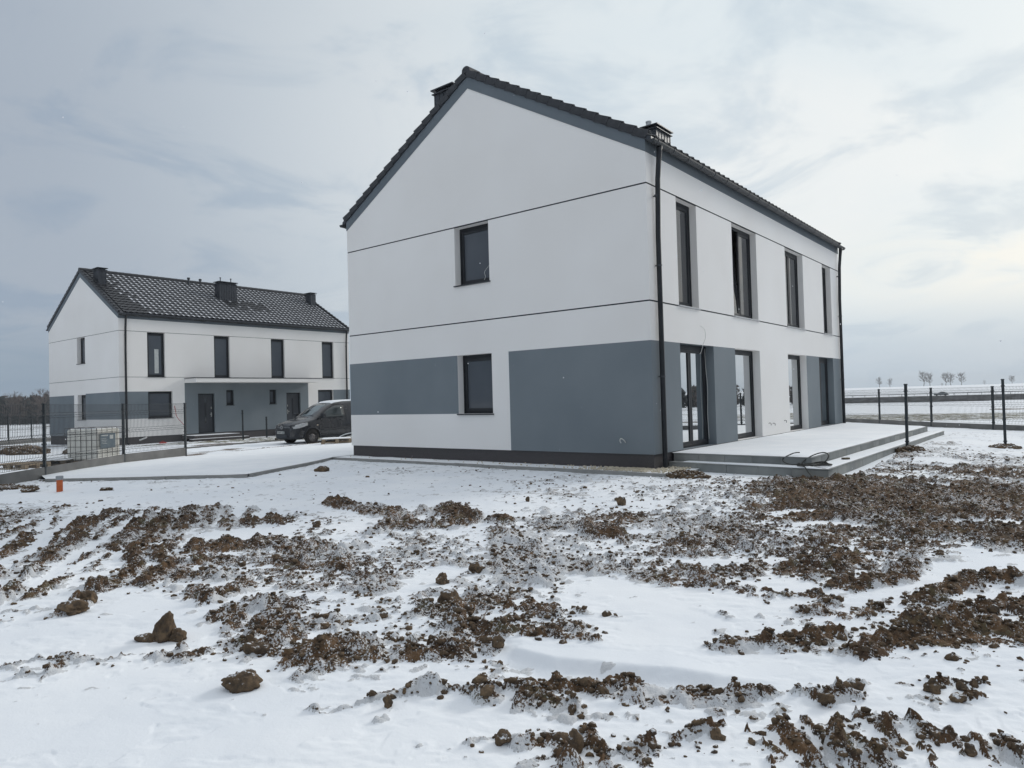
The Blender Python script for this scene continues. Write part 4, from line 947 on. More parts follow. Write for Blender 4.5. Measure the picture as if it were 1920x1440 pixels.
def ridge_mesh():
    mb = MB(); n = 8; t = 0.40
    V = []
    for j, (y, r) in enumerate(((0, .125), (t * 1.04, .138))):
        for k in range(n + 1):
            a = math.pi * (k / n); V.append((r * math.cos(a) * 1.05, y, r * math.sin(a) * 0.85 - (0.05 if k in (0, n) else 0)))
    F = [(k, k + 1, n + 2 + k, n + 1 + k) for k in range(n)] + [tuple(range(n + 1)), tuple(range(2 * n + 1, n, -1))]
    mb.mesh(V, F, TILE); o = mb.build('ridge_tile'); me = o.data; bpy.data.objects.remove(o); return me
RM = ridge_mesh()
TH30 = math.atan(0.577)
def roof(house, snow_side, tile_parts, fascia=True):
    """gable roof with its ridge along y; returns the roof part"""
    ov, th = 0.06, 0.115
    rz = RZ0 + 0.577 * W / 2; e = 0.16
    prof = [(e, RZ0 - 0.577 * e), (-W / 2, rz), (-W - e, RZ0 - 0.577 * e), (-W - e, RZ0 - 0.577 * e + th), (-W / 2, rz + th), (e, RZ0 - 0.577 * e + th)]
    mb = MB(); mb.prism(prof, 'y', -0.03, L + 0.03, METAL); rf = mb.build('roof', house)
    nrow = 16; cs, sn = math.cos(TH30), math.sin(TH30)
    ncol_ = int((L - 0.2) / TW); y00 = (L - ncol_ * TW) / 2
    MB_far = {}
    parts = []
    for side in (1, -1):
        x0 = -W / 2; z0 = rz + th + 0.004
        Mx = Matrix(((cs * side, 0, sn * side, x0), (0, 1, 0, 0), (-sn, 0, cs, z0), (0, 0, 0, 1)))
        if side < 0: Mx = Matrix(((-cs, 0, -sn, x0), (0, -1, 0, L), (-sn, 0, cs, z0), (0, 0, 0, 1)))
        tiles = []
        for r in range(nrow):
            for c in range(ncol_):
                s = 0
                if side > 0 and snow_side:
                    yy_ = y00 + c * TW; a = r * TE
                    dens = min(1, max(0, (yy_ - 0.2 - 0.13 * a) / 0.9))
                    if 7.0 < yy_ < 9.6 and 2.2 < a < 3.6: dens *= 0.2
                    
                    s = (2 if random.random() < 0.6 else 1) if random.random() < dens else 0
                T = Mx @ Matrix.Translation((0.05 + r * TE, y00 + c * TW, 0.0))
                tiles.append((T, s, r, c))
        if side > 0 and tile_parts:
            tiles.sort(key=lambda q: q[3]); near_t, rest = tiles[:tile_parts], tiles[tile_parts:]
        else: near_t, rest = [], tiles
        for T, s, r, c in near_t:
            o = bpy.data.objects.new('roof_tile', TM[s]); C.objects.link(o); o.parent = rf; o.matrix_local = T
        VV_, FF_, MI_ = [], [], []; off = 0
        bases = []
        for me in TM:
            v = np.array([q.co[:] for q in me.vertices]); f = [tuple(p.vertices) for p in me.polygons]; mi = [p.material_index for p in me.polygons]; names = [m.name for m in me.materials]
            bases.append((v, f, [(TILE.name, TSNOW.name, TDUST.name).index(names[k]) for k in mi]))
        for T, s, r, c in rest:
            v, f, mi = bases[s]; A = np.array(T); VV_.append(v @ A[:3, :3].T + A[:3, 3]); FF_ += [tuple(i + off for i in q) for q in f]; MI_ += mi; off += len(v)
        if rest:
            me = bpy.data.meshes.new('roof_tiling'); me.from_pydata(np.concatenate(VV_).tolist(), [], FF_); me.materials.append(TILE); me.materials.append(TSNOW); me.materials.append(TDUST); me.polygons.foreach_set('material_index', MI_); me.update()
            o = bpy.data.objects.new('roof_tiling', me); C.objects.link(o); o.parent = rf; o['kind'] = 'stuff'
        # verge tiles on both gables
        for r in range(nrow):
            for end in (0, 1):
                T = Mx @ Matrix.Translation((0.05 + r * TE, 0, 0.004))
                loc = Mx @ Vector((0.05 + r * TE, 0, 0.006))
                o = bpy.data.objects.new('verge_tile', VM); C.objects.link(o); o.parent = rf
                B = Matrix(((cs * side, 0, sn * side, 0), (0, 1, 0, 0), (-sn, 0, cs, 0), (0, 0, 0, 1)))
                if end: B = B @ Matrix.Diagonal((1, -1, 1, 1))
                o.matrix_local = Matrix.Translation((loc.x, (-0.022 if not end else L + 0.022), loc.z)) @ B
    k = int((L + 0.1) / 0.40)
    for i in range(k + 1):
        o = bpy.data.objects.new('ridge_tile', RM); C.objects.link(o); o.parent = rf; o.location = (-W / 2, -0.05 + i * (L + 0.1 - 0.40) / k, rz + th + 0.03); 
    # painted band under the verge and the eaves, standing 12 mm proud
    mb = MB(); p = 0.012
    for yy0, yy1 in ((-p, 0.10), (L - 0.10, L + p)):
        for sgn in (0, 1):
            X = (lambda x: x) if sgn == 0 else (lambda x: -W - x)
            pr = [(X(p), ZE), (X(-W / 2), ZA), (X(-W / 2), rz - 0.002), (X(p), RZ0 - 0.006)]
            mb.prism(pr, 'y', yy0, yy1, BAND)
    mb.prism([(p, ZE), (p, RZ0 - 0.008), (-0.10, RZ0 - 0.008), (-0.10, ZE)], 'y', 0.10, L - 0.10, BAND)
    mb.prism([(-W - p, ZE), (-W - p, RZ0 - 0.008), (-W + 0.10, RZ0 - 0.008), (-W + 0.10, ZE)], 'y', 0.10, L - 0.10, BAND)
    mb.build('painted_band', house)
    # gutters and downpipes
    for sx in (1, -1):
        X = (lambda x: x) if sx > 0 else (lambda x: -W - x)
        mb = MB(); gr = 0.082; gx, gzz = 0.180, RZ0 - 0.045; n = 8
        prof = [(X(gx + gr * math.cos(a)), gzz - gr * math.sin(a)) for a in [math.pi * k / n for k in range(n + 1)]]
        prof += [(X(gx + (gr - .008) * math.cos(a)), gzz - (gr - .008) * math.sin(a)) for a in [math.pi * k / n for k in range(n, -1, -1)]]
        V = [(q[0], yy, q[1]) for yy in (-0.06, L + 0.06) for q in prof]; m = len(prof)
        mb.mesh(V, [(i, (i + 1) % m, m + (i + 1) % m, m + i) for i in range(m)], GUTTER)
        for yy in (-0.06, L + 0.055): mb.prism([(X(gx + gr * math.cos(a)), gzz - gr * math.sin(a)) for a in [math.pi * k / n for k in range(n + 1)]], 'y', yy, yy + .006, GUTTER)
        gt = mb.build('gutter', house)
        nb = 21
        mbk = MB(); mbk.prism([(X(gx + (gr + .008) * math.cos(a)), gzz - (gr + .008) * math.sin(a)) for a in [math.pi * k / n for k in range(n + 1)]] + [(X(gx + (gr) * math.cos(a)), gzz - (gr) * math.sin(a)) for a in [math.pi * k / n for k in range(n, -1, -1)]], 'y', -0.0125, 0.0125, METAL)
        br = None
        for i in range(nb):
            yy = 0.12 + i * (L - 0.24) / (nb - 1)
            if br is None: br = mbk.build('gutter_bracket', gt); br.location = (0, yy, 0)
            else: q = link_copy(br, gt); q.location = (0, yy, 0)
        for yy in (0.30, L - 0.30):
            mb = MB(); rr = 0.053
            mb.tube([(X(gx), yy, gzz - .05), (X(gx - .01), yy, gzz - .16), (X(0.150), yy, gzz - .36), (X(0.115), yy, gzz - .75), (X(0.085), yy, gzz - 1.9), (X(0.085), yy, 0.34), (X(0.085), yy, 0.12), (X(0.12), yy + .02, 0.06), (X(0.30), yy + .04, 0.03)], [0.066, 0.058] + [rr] * 7, PIPEM, 12)
            dp = mb.build('downpipe', house, smooth=True)
            for zz_ in (1.95, 4.25, 5.7):
                mc = MB(); mc.tube([(X(0.085), yy, zz_), (X(0.085), yy, zz_ + .035)], rr + .008, METAL, 10); mc.box(min(X(-.0), X(.05)), max(X(0), X(.05)), yy - .012, yy + .012, zz_ + .008, zz_ + .028, METAL); mc.build('pipe_clip', dp)
    return rf
def chimney(rf, x0, x1, y0, y1, zt, pipes=(), whitepipe=False, label=None):
    zb = RZ0 + 0.577 * (-max(x0, -W / 2) if True else 0) - 0.2
    zb = RZ0 + 0.577 * min(-x1, W + x0, W / 2) - 0.15
    mb = MB(); mb.box(x0, x1, y0, y1, zb, zt - 0.16, METAL)
    n = max(2, int((y1 - y0) / 0.16))
    for i in range(n + 1):
        yy = y0 + (y1 - y0) * i / n
        for xx_ in (x0 - .012, x1): mb.box(xx_, xx_ + .012, yy - .008, yy + .008, zb, zt - .165, METAL)
    nx_ = max(2, int((x1 - x0) / 0.16))
    for i in range(nx_ + 1):
        xx_ = x0 + (x1 - x0) * i / nx_
        for yy in (y0 - .012, y1): mb.box(xx_ - .008, xx_ + .008, yy, yy + .012, zb, zt - .165, METAL)
    o = mb.build('chimney', rf)
    if label: o['label'] = label
    m2 = MB(); m2.box(x0 - .06, x1 + .06, y0 - .06, y1 + .06, zt - .16, zt - .135, METAL)
    for a in np.linspace(x0 + .05, x1 - .05, 4):
        for b in (y0 + .02, y1 - .04): m2.box(a - .02, a + .02, b, b + .02, zt - .135, zt - .06, METAL)
    m2.box(x0 + .04, x1 - .04, y0 + .05, y1 - .05, zt - .135, zt - .06, GROOVE)
    m2.box(x0 - .08, x1 + .08, y0 - .08, y1 + .08, zt - .06, zt - .025, METAL); m2.build('chimney_cap', o, bevel=0.004)
    for (a, b, hh, r) in pipes:
        m3_ = MB(); m3_.tube([(a, b, zt - .03), (a, b, zt + hh)], r, PVC if whitepipe else METAL, 12)
        if not whitepipe: m3_.tube([(a, b, zt + hh - .05), (a, b, zt + hh - .03), (a, b, zt + hh)], [r * 1.6, r * 2.2, r * 1.5], METAL, 10)
        else: m3_.tube([(a, b, zt + hh - .035), (a, b, zt + hh)], r * 1.1, PVC, 14)
        m3_.build('flue_pipe', o, smooth=False)
    return o
def plinth(house):
    mb = MB(); mb.box(-W + .035, -.035, .035, L - .035, -0.5, PT - 0.003, PLINTH); return mb.build('plinth', house)

# --- main house, garden side to the right
H1 = empty('semi_detached_house', (0, 0, 0), label='large white gabled house in the foreground with blue-grey panels and snowy terrace', cat='house', group='white gabled two-storey houses')
r1 = 0.165
ups = [(1.36, 2.41), (4.55, 6.30), (8.74, 10.50), (12.69, 13.75)]
dns = [(1.34, 3.17), (4.52, 6.31), (8.70, 10.54), (11.95, 13.70)]
ZT = 0.375; e2 = G1 - 0.015
holes = [(a, b, 3.55, e2, r1, WHITE) for a, b in ups] + [(dns[0][0], dns[0][1], ZT + .001, GT, .20, GREY), (dns[1][0], dns[1][1], ZT + .001, GT, .20, WHITE, GREY), (dns[2][0], dns[2][1], ZT + .001, GT, .20, WHITE), (dns[3][0], dns[3][1], ZT + .001, GT, .20, GREY)]
facade(H1, 'side_wall', side_map, 0, L, PT, ZE, holes, [(0, 6.31, PT, GT, GREY), (10.54, L, PT, GT, GREY)][:0] + [(0, 4.52, PT, GT, GREY), (10.54, L, PT, GT, GREY)], [G1, G2])
gh = [(4.27, 5.40, 4.47, e2, .20, WHITE), (4.27, 5.40, 1.25, GT, .20, WHITE)]
facade(H1, 'gable_wall', gable_map, 0, W, PT, ZE, gh, [(0, 3.742, PT, GT, GREY), (5.40, W, 1.25, GT, GREY)], [G1, G2], (W / 2, ZA))
facade(H1, 'far_gable_wall', far_gable_map, 0, W, PT, ZE, [], [(0, 3.742, PT, GT, GREY)], [G1, G2], (W / 2, ZA))
facade(H1, 'entrance_wall', back_map, 0, L, PT, ZE, [], [(3.4, 11.5, PT, GT, GREY)], [G1, G2])
for i, (a, b) in enumerate(ups): window(H1, side_map, a, b, 3.55, e2, r1, sill=SILLL, leaves=2 if b - a > 1.3 else 1, shutter=0.02, open_=(i == 1), label='tall upper window with one leaf tilted open' if i == 1 else None)
window(H1, side_map, dns[0][0], dns[0][1], ZT + .002, GT - .002, .20, 'patio_door', leaves=2, shutter=0.05, glass=GLASSP)
window(H1, side_map, dns[1][0], dns[1][1], ZT + .002, GT - .002, .20, 'patio_window', leaves=1, shutter=0.0, glass=GLASSP)
window(H1, side_map, dns[2][0], dns[2][1], ZT + .002, GT - .002, .20, 'patio_window', leaves=1, shutter=0.0, glass=GLASSP)
pd = window(H1, side_map, dns[3][0], dns[3][1], ZT + .002, GT - .002, .20, 'patio_door', leaves=2, shutter=0.05, glass=GLASSP)
for (c0, c1) in ((4.47, e2), (1.25, GT)): window(H1, gable_map, 4.27, 5.40, c0 + (.0), c1 - .001, .20, sill=SILLM, leaves=1, shutter=0.03, glass=GLASSD)
plinth(H1); rf1 = roof(H1, False, 0)
chimney(rf1, -6.50, -5.85, 0.55, 0.98, 9.98)
chimney(rf1, -3.40, -2.96, 6.45, 7.40, 9.84, pipes=((-3.25, 6.55, 0.14, 0.085), (-3.1, 7.25, 0.02, 0.06)), whitepipe=True, label='dark clad chimney with a short white flue pipe')

# --- left house, entrance side in view
NX, NY, NZ = -31.954, 2.812, -0.255
H2 = empty('semi_detached_house', (NX, NY, NZ), 0.004, label='smaller-looking white gabled house behind at left with snow-dusted tile roof and grey porch', cat='house', group='white gabled two-storey houses')
ups2 = [(1.44, 2.38), (5.19, 6.15), (8.88, 9.83), (12.65, 13.58)]
gd = [(4.19, 5.17, .385, 2.61), (9.90, 10.93, .385, 2.60)]
gw = [(5.89, 6.37, 1.93, 2.80), (8.72, 9.18, 1.93, 2.80)]
gl = [(1.45, 2.76, 1.325, 2.765), (12.27, 13.50, 1.325, 2.765)]
holes2 = [(a, b, 3.55, e2, .12, WHITE) for a, b in ups2] + [(a, b, c, d, .12, GREY) for a, b, c, d in gd + gw] + [(a, b, c, d, .14, WHITE) for a, b, c, d in gl]
facade(H2, 'entrance_wall', side_map, 0, L, PT, ZE, holes2, [(3.43, 11.52, PT, 3.22, GREY), (0, 1.45, 1.325, 2.765, GREY), (13.5, L, 1.325, 2.765, GREY)], [G1, G2], gh=.022)
gh2 = [(4.30, 5.40, 4.47, e2, .20, WHITE), (4.30, 5.40, 1.325, GT, .20, WHITE)]
facade(H2, 'gable_wall', gable_map, 0, W, PT, ZE, gh2, [(5.91, W, PT, GT, GREY), (0, 4.30, 1.325, 2.765, GREY)], [G1, G2], (W / 2, ZA), gh=.022)
facade(H2, 'far_gable_wall', far_gable_map, 0, W, PT, ZE, [], [], [G1, G2], (W / 2, ZA))
facade(H2, 'garden_wall', back_map, 0, L, PT, ZE, [], [], [G1, G2])
for i, (a, b) in enumerate(ups2):
    w_ = window(H2, side_map, a, b, 3.55, e2, .12, sill=SILLM, leaves=1, shutter=0.03, glass=GLASSD)
    if i == 0:
        mm = MB(); mm.box(-0.1525, -0.1515, a + .44, a + .66, 3.75, 5.05, PAPER); q = mm.build('protective_strip', w_)
for a, b, c, d in gl: window(H2, side_map, a, b, c, d, .14, sill=SILLM, leaves=1, shutter=0.0, glass=GLASSD)
for a, b, c, d in gw: window(H2, side_map, a, b, c, d, .12, sill=SILLM, leaves=1, shutter=0.0, glass=GLASSD)
door(H2, side_map, *gd[0], .12, 1); door(H2, side_map, *gd[1], .12, -1)
for c0, c1 in ((4.47, e2), (1.325, GT)): window(H2, gable_map, 4.30, 5.40, c0, c1 - .001, .20, sill=SILLM, leaves=1, shutter=0.03, glass=GLASSD)
plinth(H2); rf2 = roof(H2, True, 300)
chimney(rf2, -3.72, -3.08, 0.28, 0.68, 9.72)
chimney(rf2, -3.10, -2.56, 7.02, 8.16, 9.66, pipes=((-2.85, 7.25, 0.26, 0.028), (-2.85, 7.95, 0.26, 0.028)), label='widest clad chimney with two thin flue pipes')
chimney(rf2, -3.72, -3.12, 14.12, 14.52, 9.72)
for yy in (6.0, 6.75):
    mb = MB(); mb.tube([(-W / 2 + .45, yy, 9.1), (-W / 2 + .45, yy, 9.92)], .055, METAL, 10); mb.tube([(-W / 2 + .45, yy, 9.84), (-W / 2 + .45, yy, 9.95)], .09, METAL, 10); mb.build('roof_vent', rf2)
mb = MB(); mb.box(0.001, 1.30, 3.43, 11.60, 3.22, 3.44, WHITE); cn = mb.build('porch_canopy', H2, bevel=.006)
mb = MB(); mb.box(0.001, 1.32, 3.41, 11.62, 3.442, 3.475, METAL); mb.build('canopy_flashing', cn)
for (a, b, s1) in ((3.2, 5.9, 1), (9.3, 11.6, 1)):
    for (x1, z1, z0) in ((1.45, 0.30, 0.12), (1.85, 0.13, -0.1)):
        mb = MB(); mb.box(-.02 if z1 > .2 else 1.452, x1, a - (x1 - 1.45) * .8, b + (x1 - 1.45) * .8, z0, z1, PLINTH); st_ = mb.build('doorstep', H2, bevel=.005)
        mb = MB(); mb.box(.01 if z1 > .2 else 1.46, x1 - .03, a - (x1 - 1.45) * .8 + .03, b + (x1 - 1.45) * .8 - .03, z1 + .001, z1 + .016, SNOWM); mb.build('snow_cover', st_, bevel=.005)
# wires left hanging at the walls
def wire(name, pts, r, m, label, cat='cable'):
    P = [Vector(p) for p in pts]; out = []
    for i in range(len(P) - 1):
        p0, p1, p2, p3 = P[max(i - 1, 0)], P[i], P[i + 1], P[min(i + 2, len(P) - 1)]
        for k in range(6):
            t = k / 6; out.append(0.5 * ((2 * p1) + (p2 - p0) * t + (2 * p0 - 5 * p1 + 4 * p2 - p3) * t * t + (3 * p1 - p0 - 3 * p2 + p3) * t ** 3))
    out.append(P[-1]); mb = MB(); mb.tube(out, r, m, 5); o = mb.build(name, smooth=True); return tag(o, label, cat)
wire('wire', [(-4.32, .17, 4.95), (-4.36, .10, 4.86), (-4.42, -.0, 4.7), (-4.37, -.03, 4.58), (-4.40, -.04, 4.50)], .004, CABLEW, 'thin white wire dangling in the upper gable window')
wire('wire', [(0.0, 2.45, 3.16), (.04, 2.58, 3.08), (.05, 2.60, 2.9), (.03, 2.5, 2.72), (.02, 2.40, 2.55), (.015, 2.33, 2.50)], .0055, CABLEW, 'thin pale wire hanging above the first patio door')
wire('wire', [(-.18, 3.06, 2.66), (-.17, 3.07, 2.2), (-.15, 3.09, 1.7), (-.165, 3.08, 1.1), (-.15, 3.09, .5)], .006, CABLEW, 'long pale wire down the jamb of the first patio door')
for (y_, z_, lb_) in ((6.82, .70, 'leftmost short wire stub in the white wall between the patio windows'), (7.15, .68, 'middle curled wire stub in the white wall between the patio windows'), (8.15, .72, 'wire stub in the white wall close beside the third patio window')):
    wire('wire_stub', [(-.01, y_, z_), (.03, y_ + .01, z_ + .02), (.05, y_ + .05, z_ + .0), (.045, y_ + .06, z_ - .05)], .008, CABLE, lb_).__setitem__('group', 'wire stubs in the garden wall')
wire('wire', [(-.66, .01, .60), (-.66, -.06, .66), (-.72, -.08, .70), (-.76, -.06, .66), (-.74, -.05, .60)], .010, CABLEW, 'white looped wire end on the blue-grey gable panel')

# ------------------------------------------------------------------ terrace
TR = empty('terrace', (0, 0, 0), label='low two-level terrace of grey tiles covered with even snow', cat='terrace')
def strip(parent, name, P0, P1, z0, z1, depth, m, tl=0.6, gap=0.007):
    P0 = Vector((*P0, 0)); P1 = Vector((*P1, 0)); Ld = (P1 - P0).length; d = (P1 - P0) / Ld; nn = Vector((d.y, -d.x, 0)); n = max(1, round(Ld / tl))
    for i in range(n):
        a = P0 + d * (Ld * i / n + gap / 2); b = P0 + d * (Ld * (i + 1) / n - gap / 2); jit = random.uniform(-.0012, .0012)
        q = [a + nn * jit, b + nn * jit, b - nn * depth, a - nn * depth]; mb = MB(); V = [(p.x, p.y, z) for z in (z0, z1) for p in q]
        mb.mesh(V, [(0, 3, 2, 1), (4, 5, 6, 7), (0, 1, 5, 4), (1, 2, 6, 5), (2, 3, 7, 6), (3, 0, 4, 7)], random.choice((TERR, TERR, TERR2, TERR3)) if m is TERR else m); mb.build(name, parent, bevel=.002)
T1 = [(0.03, 0.80), (2.88, 0.62), (3.02, 12.5), (0.03, 14.6)]
T2 = [(0.03, 0.98 - .42), (3.27, 0.22), (3.40, 13.0), (0.03, 14.9)]
z_t, z_s = 0.355, 0.19
def inset(P, k):
    c = Vector((sum(p[0] for p in P) / 4, sum(p[1] for p in P) / 4)); return [(p[0] + (c.x - p[0]) * k[0], p[1] + (c.y - p[1]) * k[1]) for p in P]
mb = MB()
for P, zt_, zb_ in ((T1, z_t - .02, z_s - .05), (T2, z_s - .02, -.3)):
    q = [(p[0] - (0.013 if p[0] > 1 else 0), p[1] + (0.013 if p[1] < 2 else -.013)) for p in P]; V = [(x, y, z) for z in (zb_, zt_) for x, y in q]
    mb.mesh(V, [(0, 3, 2, 1), (4, 5, 6, 7), (0, 1, 5, 4), (1, 2, 6, 5), (2, 3, 7, 6), (3, 0, 4, 7)], CONC)
mb.build('terrace_core', TR)
for P, z0, z1 in ((T1, z_s - .016, z_t - .022), (T2, -.16, z_s - .022)):
    strip(TR, 'riser_tile', P[0], P[1], z0, z1, .011, TERR); strip(TR, 'riser_tile', P[1], P[2], z0, z1, .011, TERR)
def paving(parent, P, z, th, ninx, niny):
    for i in range(ninx):
        for j in range(niny):
            def pt(a, b):
                x0_ = P[0][0] + (P[1][0] - P[0][0]) * a; y0_ = P[0][1] + (P[1][1] - P[0][1]) * a; x1_ = P[3][0] + (P[2][0] - P[3][0]) * a; y1_ = P[3][1] + (P[2][1] - P[3][1]) * a
                return (x0_ + (x1_ - x0_) * b, y0_ + (y1_ - y0_) * b)
            e = .002; q = [pt(i / ninx + e / 3, j / niny + e / 12), pt((i + 1) / ninx - e / 3, j / niny + e / 12), pt((i + 1) / ninx - e / 3, (j + 1) / niny - e / 12), pt(i / ninx + e / 3, (j + 1) / niny - e / 12)]
            if z > .3 or i == ninx - 1 or j == 0:
                mb = MB(); V = [(x, y, zz_) for zz_ in (z - th, z) for x, y in q]
                mb.mesh(V, [(0, 3, 2, 1), (4, 5, 6, 7), (0, 1, 5, 4), (1, 2, 6, 5), (2, 3, 7, 6), (3, 0, 4, 7)], TERR); mb.build('edge_tile', parent)
def nosing(P, z):
    strip(TR, 'edge_tile', (P[0][0], P[0][1] - .008), (P[1][0] + .008, P[1][1] - .008), z - .020, z, .30, TERR, .6)
    strip(TR, 'edge_tile', (P[1][0] + .008, P[1][1] + .296), (P[2][0] + .008, P[2][1]), z - .020, z, .30, TERR, .6)
nosing(T1, z_t); nosing(T2, z_s)
def snow_sheet(name, P, z, parent, th=.022, inn=.02, nseg=40, hole=None):
    """thin rolling snow layer over a four-cornered area"""
    us = np.linspace(0, 1, 24); vs_ = np.linspace(0, 1, nseg); A, B = np.meshgrid(us, vs_)
    P = np.array(P); X_ = (P[0][0] * (1 - A) + P[1][0] * A) * (1 - B) + (P[3][0] * (1 - A) + P[2][0] * A) * B; Y_ = (P[0][1] * (1 - A) + P[1][1] * A) * (1 - B) + (P[3][1] * (1 - A) + P[2][1] * A) * B
    ed = np.minimum(np.minimum(A, 1 - A) * 24, np.minimum(B, 1 - B) * nseg); Z_ = z + th * sm(ed, -.2, 1.2) * (1 + .25 * fbm(X_, Y_, .5, 3, 170)) + .003
    Z_ = np.where(ed < .01, z - .004, Z_); idn = np.arange(A.size).reshape(A.shape)
    F_ = np.stack([idn[:-1, :-1], idn[:-1, 1:], idn[1:, 1:], idn[1:, :-1]], -1).reshape(-1, 4)
    o = np_mesh(name, np.stack([X_, Y_, Z_], -1).reshape(-1, 3), F_, [SNOWM]); o.parent = parent; return o
s1_ = [(-.045, T1[0][1] + .035), (T1[1][0] - .03, T1[1][1] + .035), (T1[2][0] - .03, T1[2][1] - .02), (-.045, T1[3][1] - .02)]
snow_sheet('snow_cover', s1_, z_t, TR, nseg=90)
snow_sheet('snow_cover', [(T2[0][0] + .25, T2[0][1] + .03), (T2[1][0] - .03, T2[1][1] + .03), (T1[1][0] + .0, T1[1][1] - .003), (T1[0][0] + .25, T1[0][1] - .003)], z_s, TR, .014, nseg=14)
snow_sheet('snow_cover', [(T1[1][0] + .002, T1[1][1]), (T2[1][0] - .03, T2[1][1] + .06), (T2[2][0] - .03, T2[2][1] - .03), (T1[2][0] + .002, T1[2][1])], z_s, TR, .016, nseg=80)
# black cable coil at the terrace corner
pts = []
for i in range(90):
    t = i / 89; a = t * 2 * math.pi * 4.3; r = .155 + .04 * math.sin(t * 9); cx_, cy_ = 3.0 + .12 * math.sin(a * .5), .62 + .08 * math.cos(a * .37)
    lift = .235 * max(0, math.sin(t * math.pi * 2.2 - .4)) ** 1.2
    pts.append((cx_ + r * math.cos(a) * (1.25 if t > .5 else 1), cy_ + r * math.sin(a) * .75, .215 + lift * (0.5 + 0.5 * math.sin(a + 1)) + .03 * t))
pts = [(3.15, -.12, .03), (2.95, .16, .13), (2.85, .28, .215), (2.70, .42, .22)] + pts + [(2.55, .55, .22), (2.35, .62, .30), (2.50, .75, .41), (2.62, .80, .43)]
wire('cable_coil', pts, .011, CABLE, 'tangled coil of dark cable lying on the terrace corner')
mb = MB(); mb.box(-.07, .07, -.04, .04, 0, .035, WOODD); tag(mb.build('block_of_wood', None, (3.12, 2.05, z_s + .02), bevel=.005, rot=(0, 0, .9)), 'small dark block lying on the lower terrace step', 'block')

# ------------------------------------------------------------------ kerbs, driveway, gravel
def kerb_line(parent, P, ztop, w=.07, hgt=.25, m=CONC, ln=1.0):
    for a, b in zip(P[:-1], P[1:]):
        A, B = Vector((*a[:2], 0)), Vector((*b[:2], 0)); Ld = (B - A).length; d = (B - A) / Ld; n = max(1, round(Ld / ln)); ang = math.atan2(d.y, d.x)
        for i in range(n):
            t = (i + .5) / n; p = A + d * Ld * t; z = a[2] + (b[2] - a[2]) * t
            mb = MB(); mb.box(-Ld / n / 2 + .003, Ld / n / 2 - .003, -w / 2, w / 2, -hgt, 0, m)
            mb.build('kerb_stone', parent, (p.x, p.y, z + random.uniform(-.004, .004)), bevel=.008, rot=(random.uniform(-.01, .01), 0, ang + random.uniform(-.004, .004)))
KB = empty('kerb', (0, 0, 0), kind='structure')
kerb_line(KB, [(-11.35, -7.2, .085), (-7.58, -4.52, .085)], 0); kerb_line(KB, [(-7.58, -4.45, .09), (-9.25, -1.35, .085), (-9.80, -.60, .08)], 0)
kerb_line(KB, [(-7.9, -4.1, .085), (-9.5, -1.1, .085)][:0] or [(-9.80, -.60, .08), (.72, -.66, .085)], 0)
kerb_line(KB, [(.75, -.66, .085), (.80, .20, .085)], 0)
def area(name, P, zfun, m, mats=None, step=.35, th=0, attrs=None, kind='structure', edge_in=.12):
    P = np.array(P); x0_, y0_ = P.min(0); x1_, y1_ = P.max(0); xs = np.arange(x0_, x1_ + step, step); ys = np.arange(y0_, y1_ + step, step); A, B = np.meshgrid(xs, ys)
    bm = bmesh.new(); f = bm.faces.new([bm.verts.new((p[0], p[1], 0)) for p in P])
    for x in xs[1:-1]:
        bmesh.ops.bisect_plane(bm, geom=bm.verts[:] + bm.edges[:] + bm.faces[:], plane_co=(x, 0, 0), plane_no=(1, 0, 0))
    for y in ys[1:-1]:
        bmesh.ops.bisect_plane(bm, geom=bm.verts[:] + bm.edges[:] + bm.faces[:], plane_co=(0, y, 0), plane_no=(0, 1, 0))
    for v in bm.verts: v.co.z = zfun(v.co.x, v.co.y)
    bmesh.ops.recalc_face_normals(bm, faces=bm.faces)
    me = bpy.data.meshes.new(name); bm.to_mesh(me); bm.free(); me.materials.append(m); me.polygons.foreach_set('use_smooth', [True] * len(me.polygons))
    o = bpy.data.objects.new(name, me); C.objects.link(o); tag(o, kind=kind); return o
def dz(x, y): return .088 - 0.16 * float(sm(-x, 12, 19)) + .012 * float(fbm(np.array([x]), np.array([y]), 1.3, 3, 175)[0])
area('driveway', DRIVE, dz, SNOWM)
GS = [(-9.7, -.60), (.72, -.66), (.78, .22), (-.03, .22), (-.03, .04), (-9.62, .04), (-9.7, .3)]
area('gravel_strip', [(-9.76, -.58), (.72, -.63), (.76, .8), (.0, .8), (.0, .05), (-9.76, .05)], lambda x, y: .078 + .012 * float(fbm(np.array([x]), np.array([y]), .3, 3, 180)[0]), SNOWM, step=.2)
VS, FS, off = [], [], 0
for i in range(3200):
    t = rng.uniform(0, 1) ** .5; x = -9.6 + 10.2 * t; y = rng.uniform(-.58, .02)
    if x > 0: y = rng.uniform(-.6, .6)
    pr = .03 + .85 * float(sm(np.array(x), -1.9, -.3))
    if rng.uniform() > pr: continue
    s = rng.uniform(.010, .022); Lm = lumps[i % 8] * s; VS.append(Lm + np.array([x, y, .088 + rng.uniform(0, .006)])); FS.append(F1 + off); off += len(Lm)
tag(np_mesh('gravel', np.concatenate(VS), np.concatenate(FS), [GRAV]), kind='stuff', label='pale yellow gravel along the foot of the gable wall', cat='gravel')
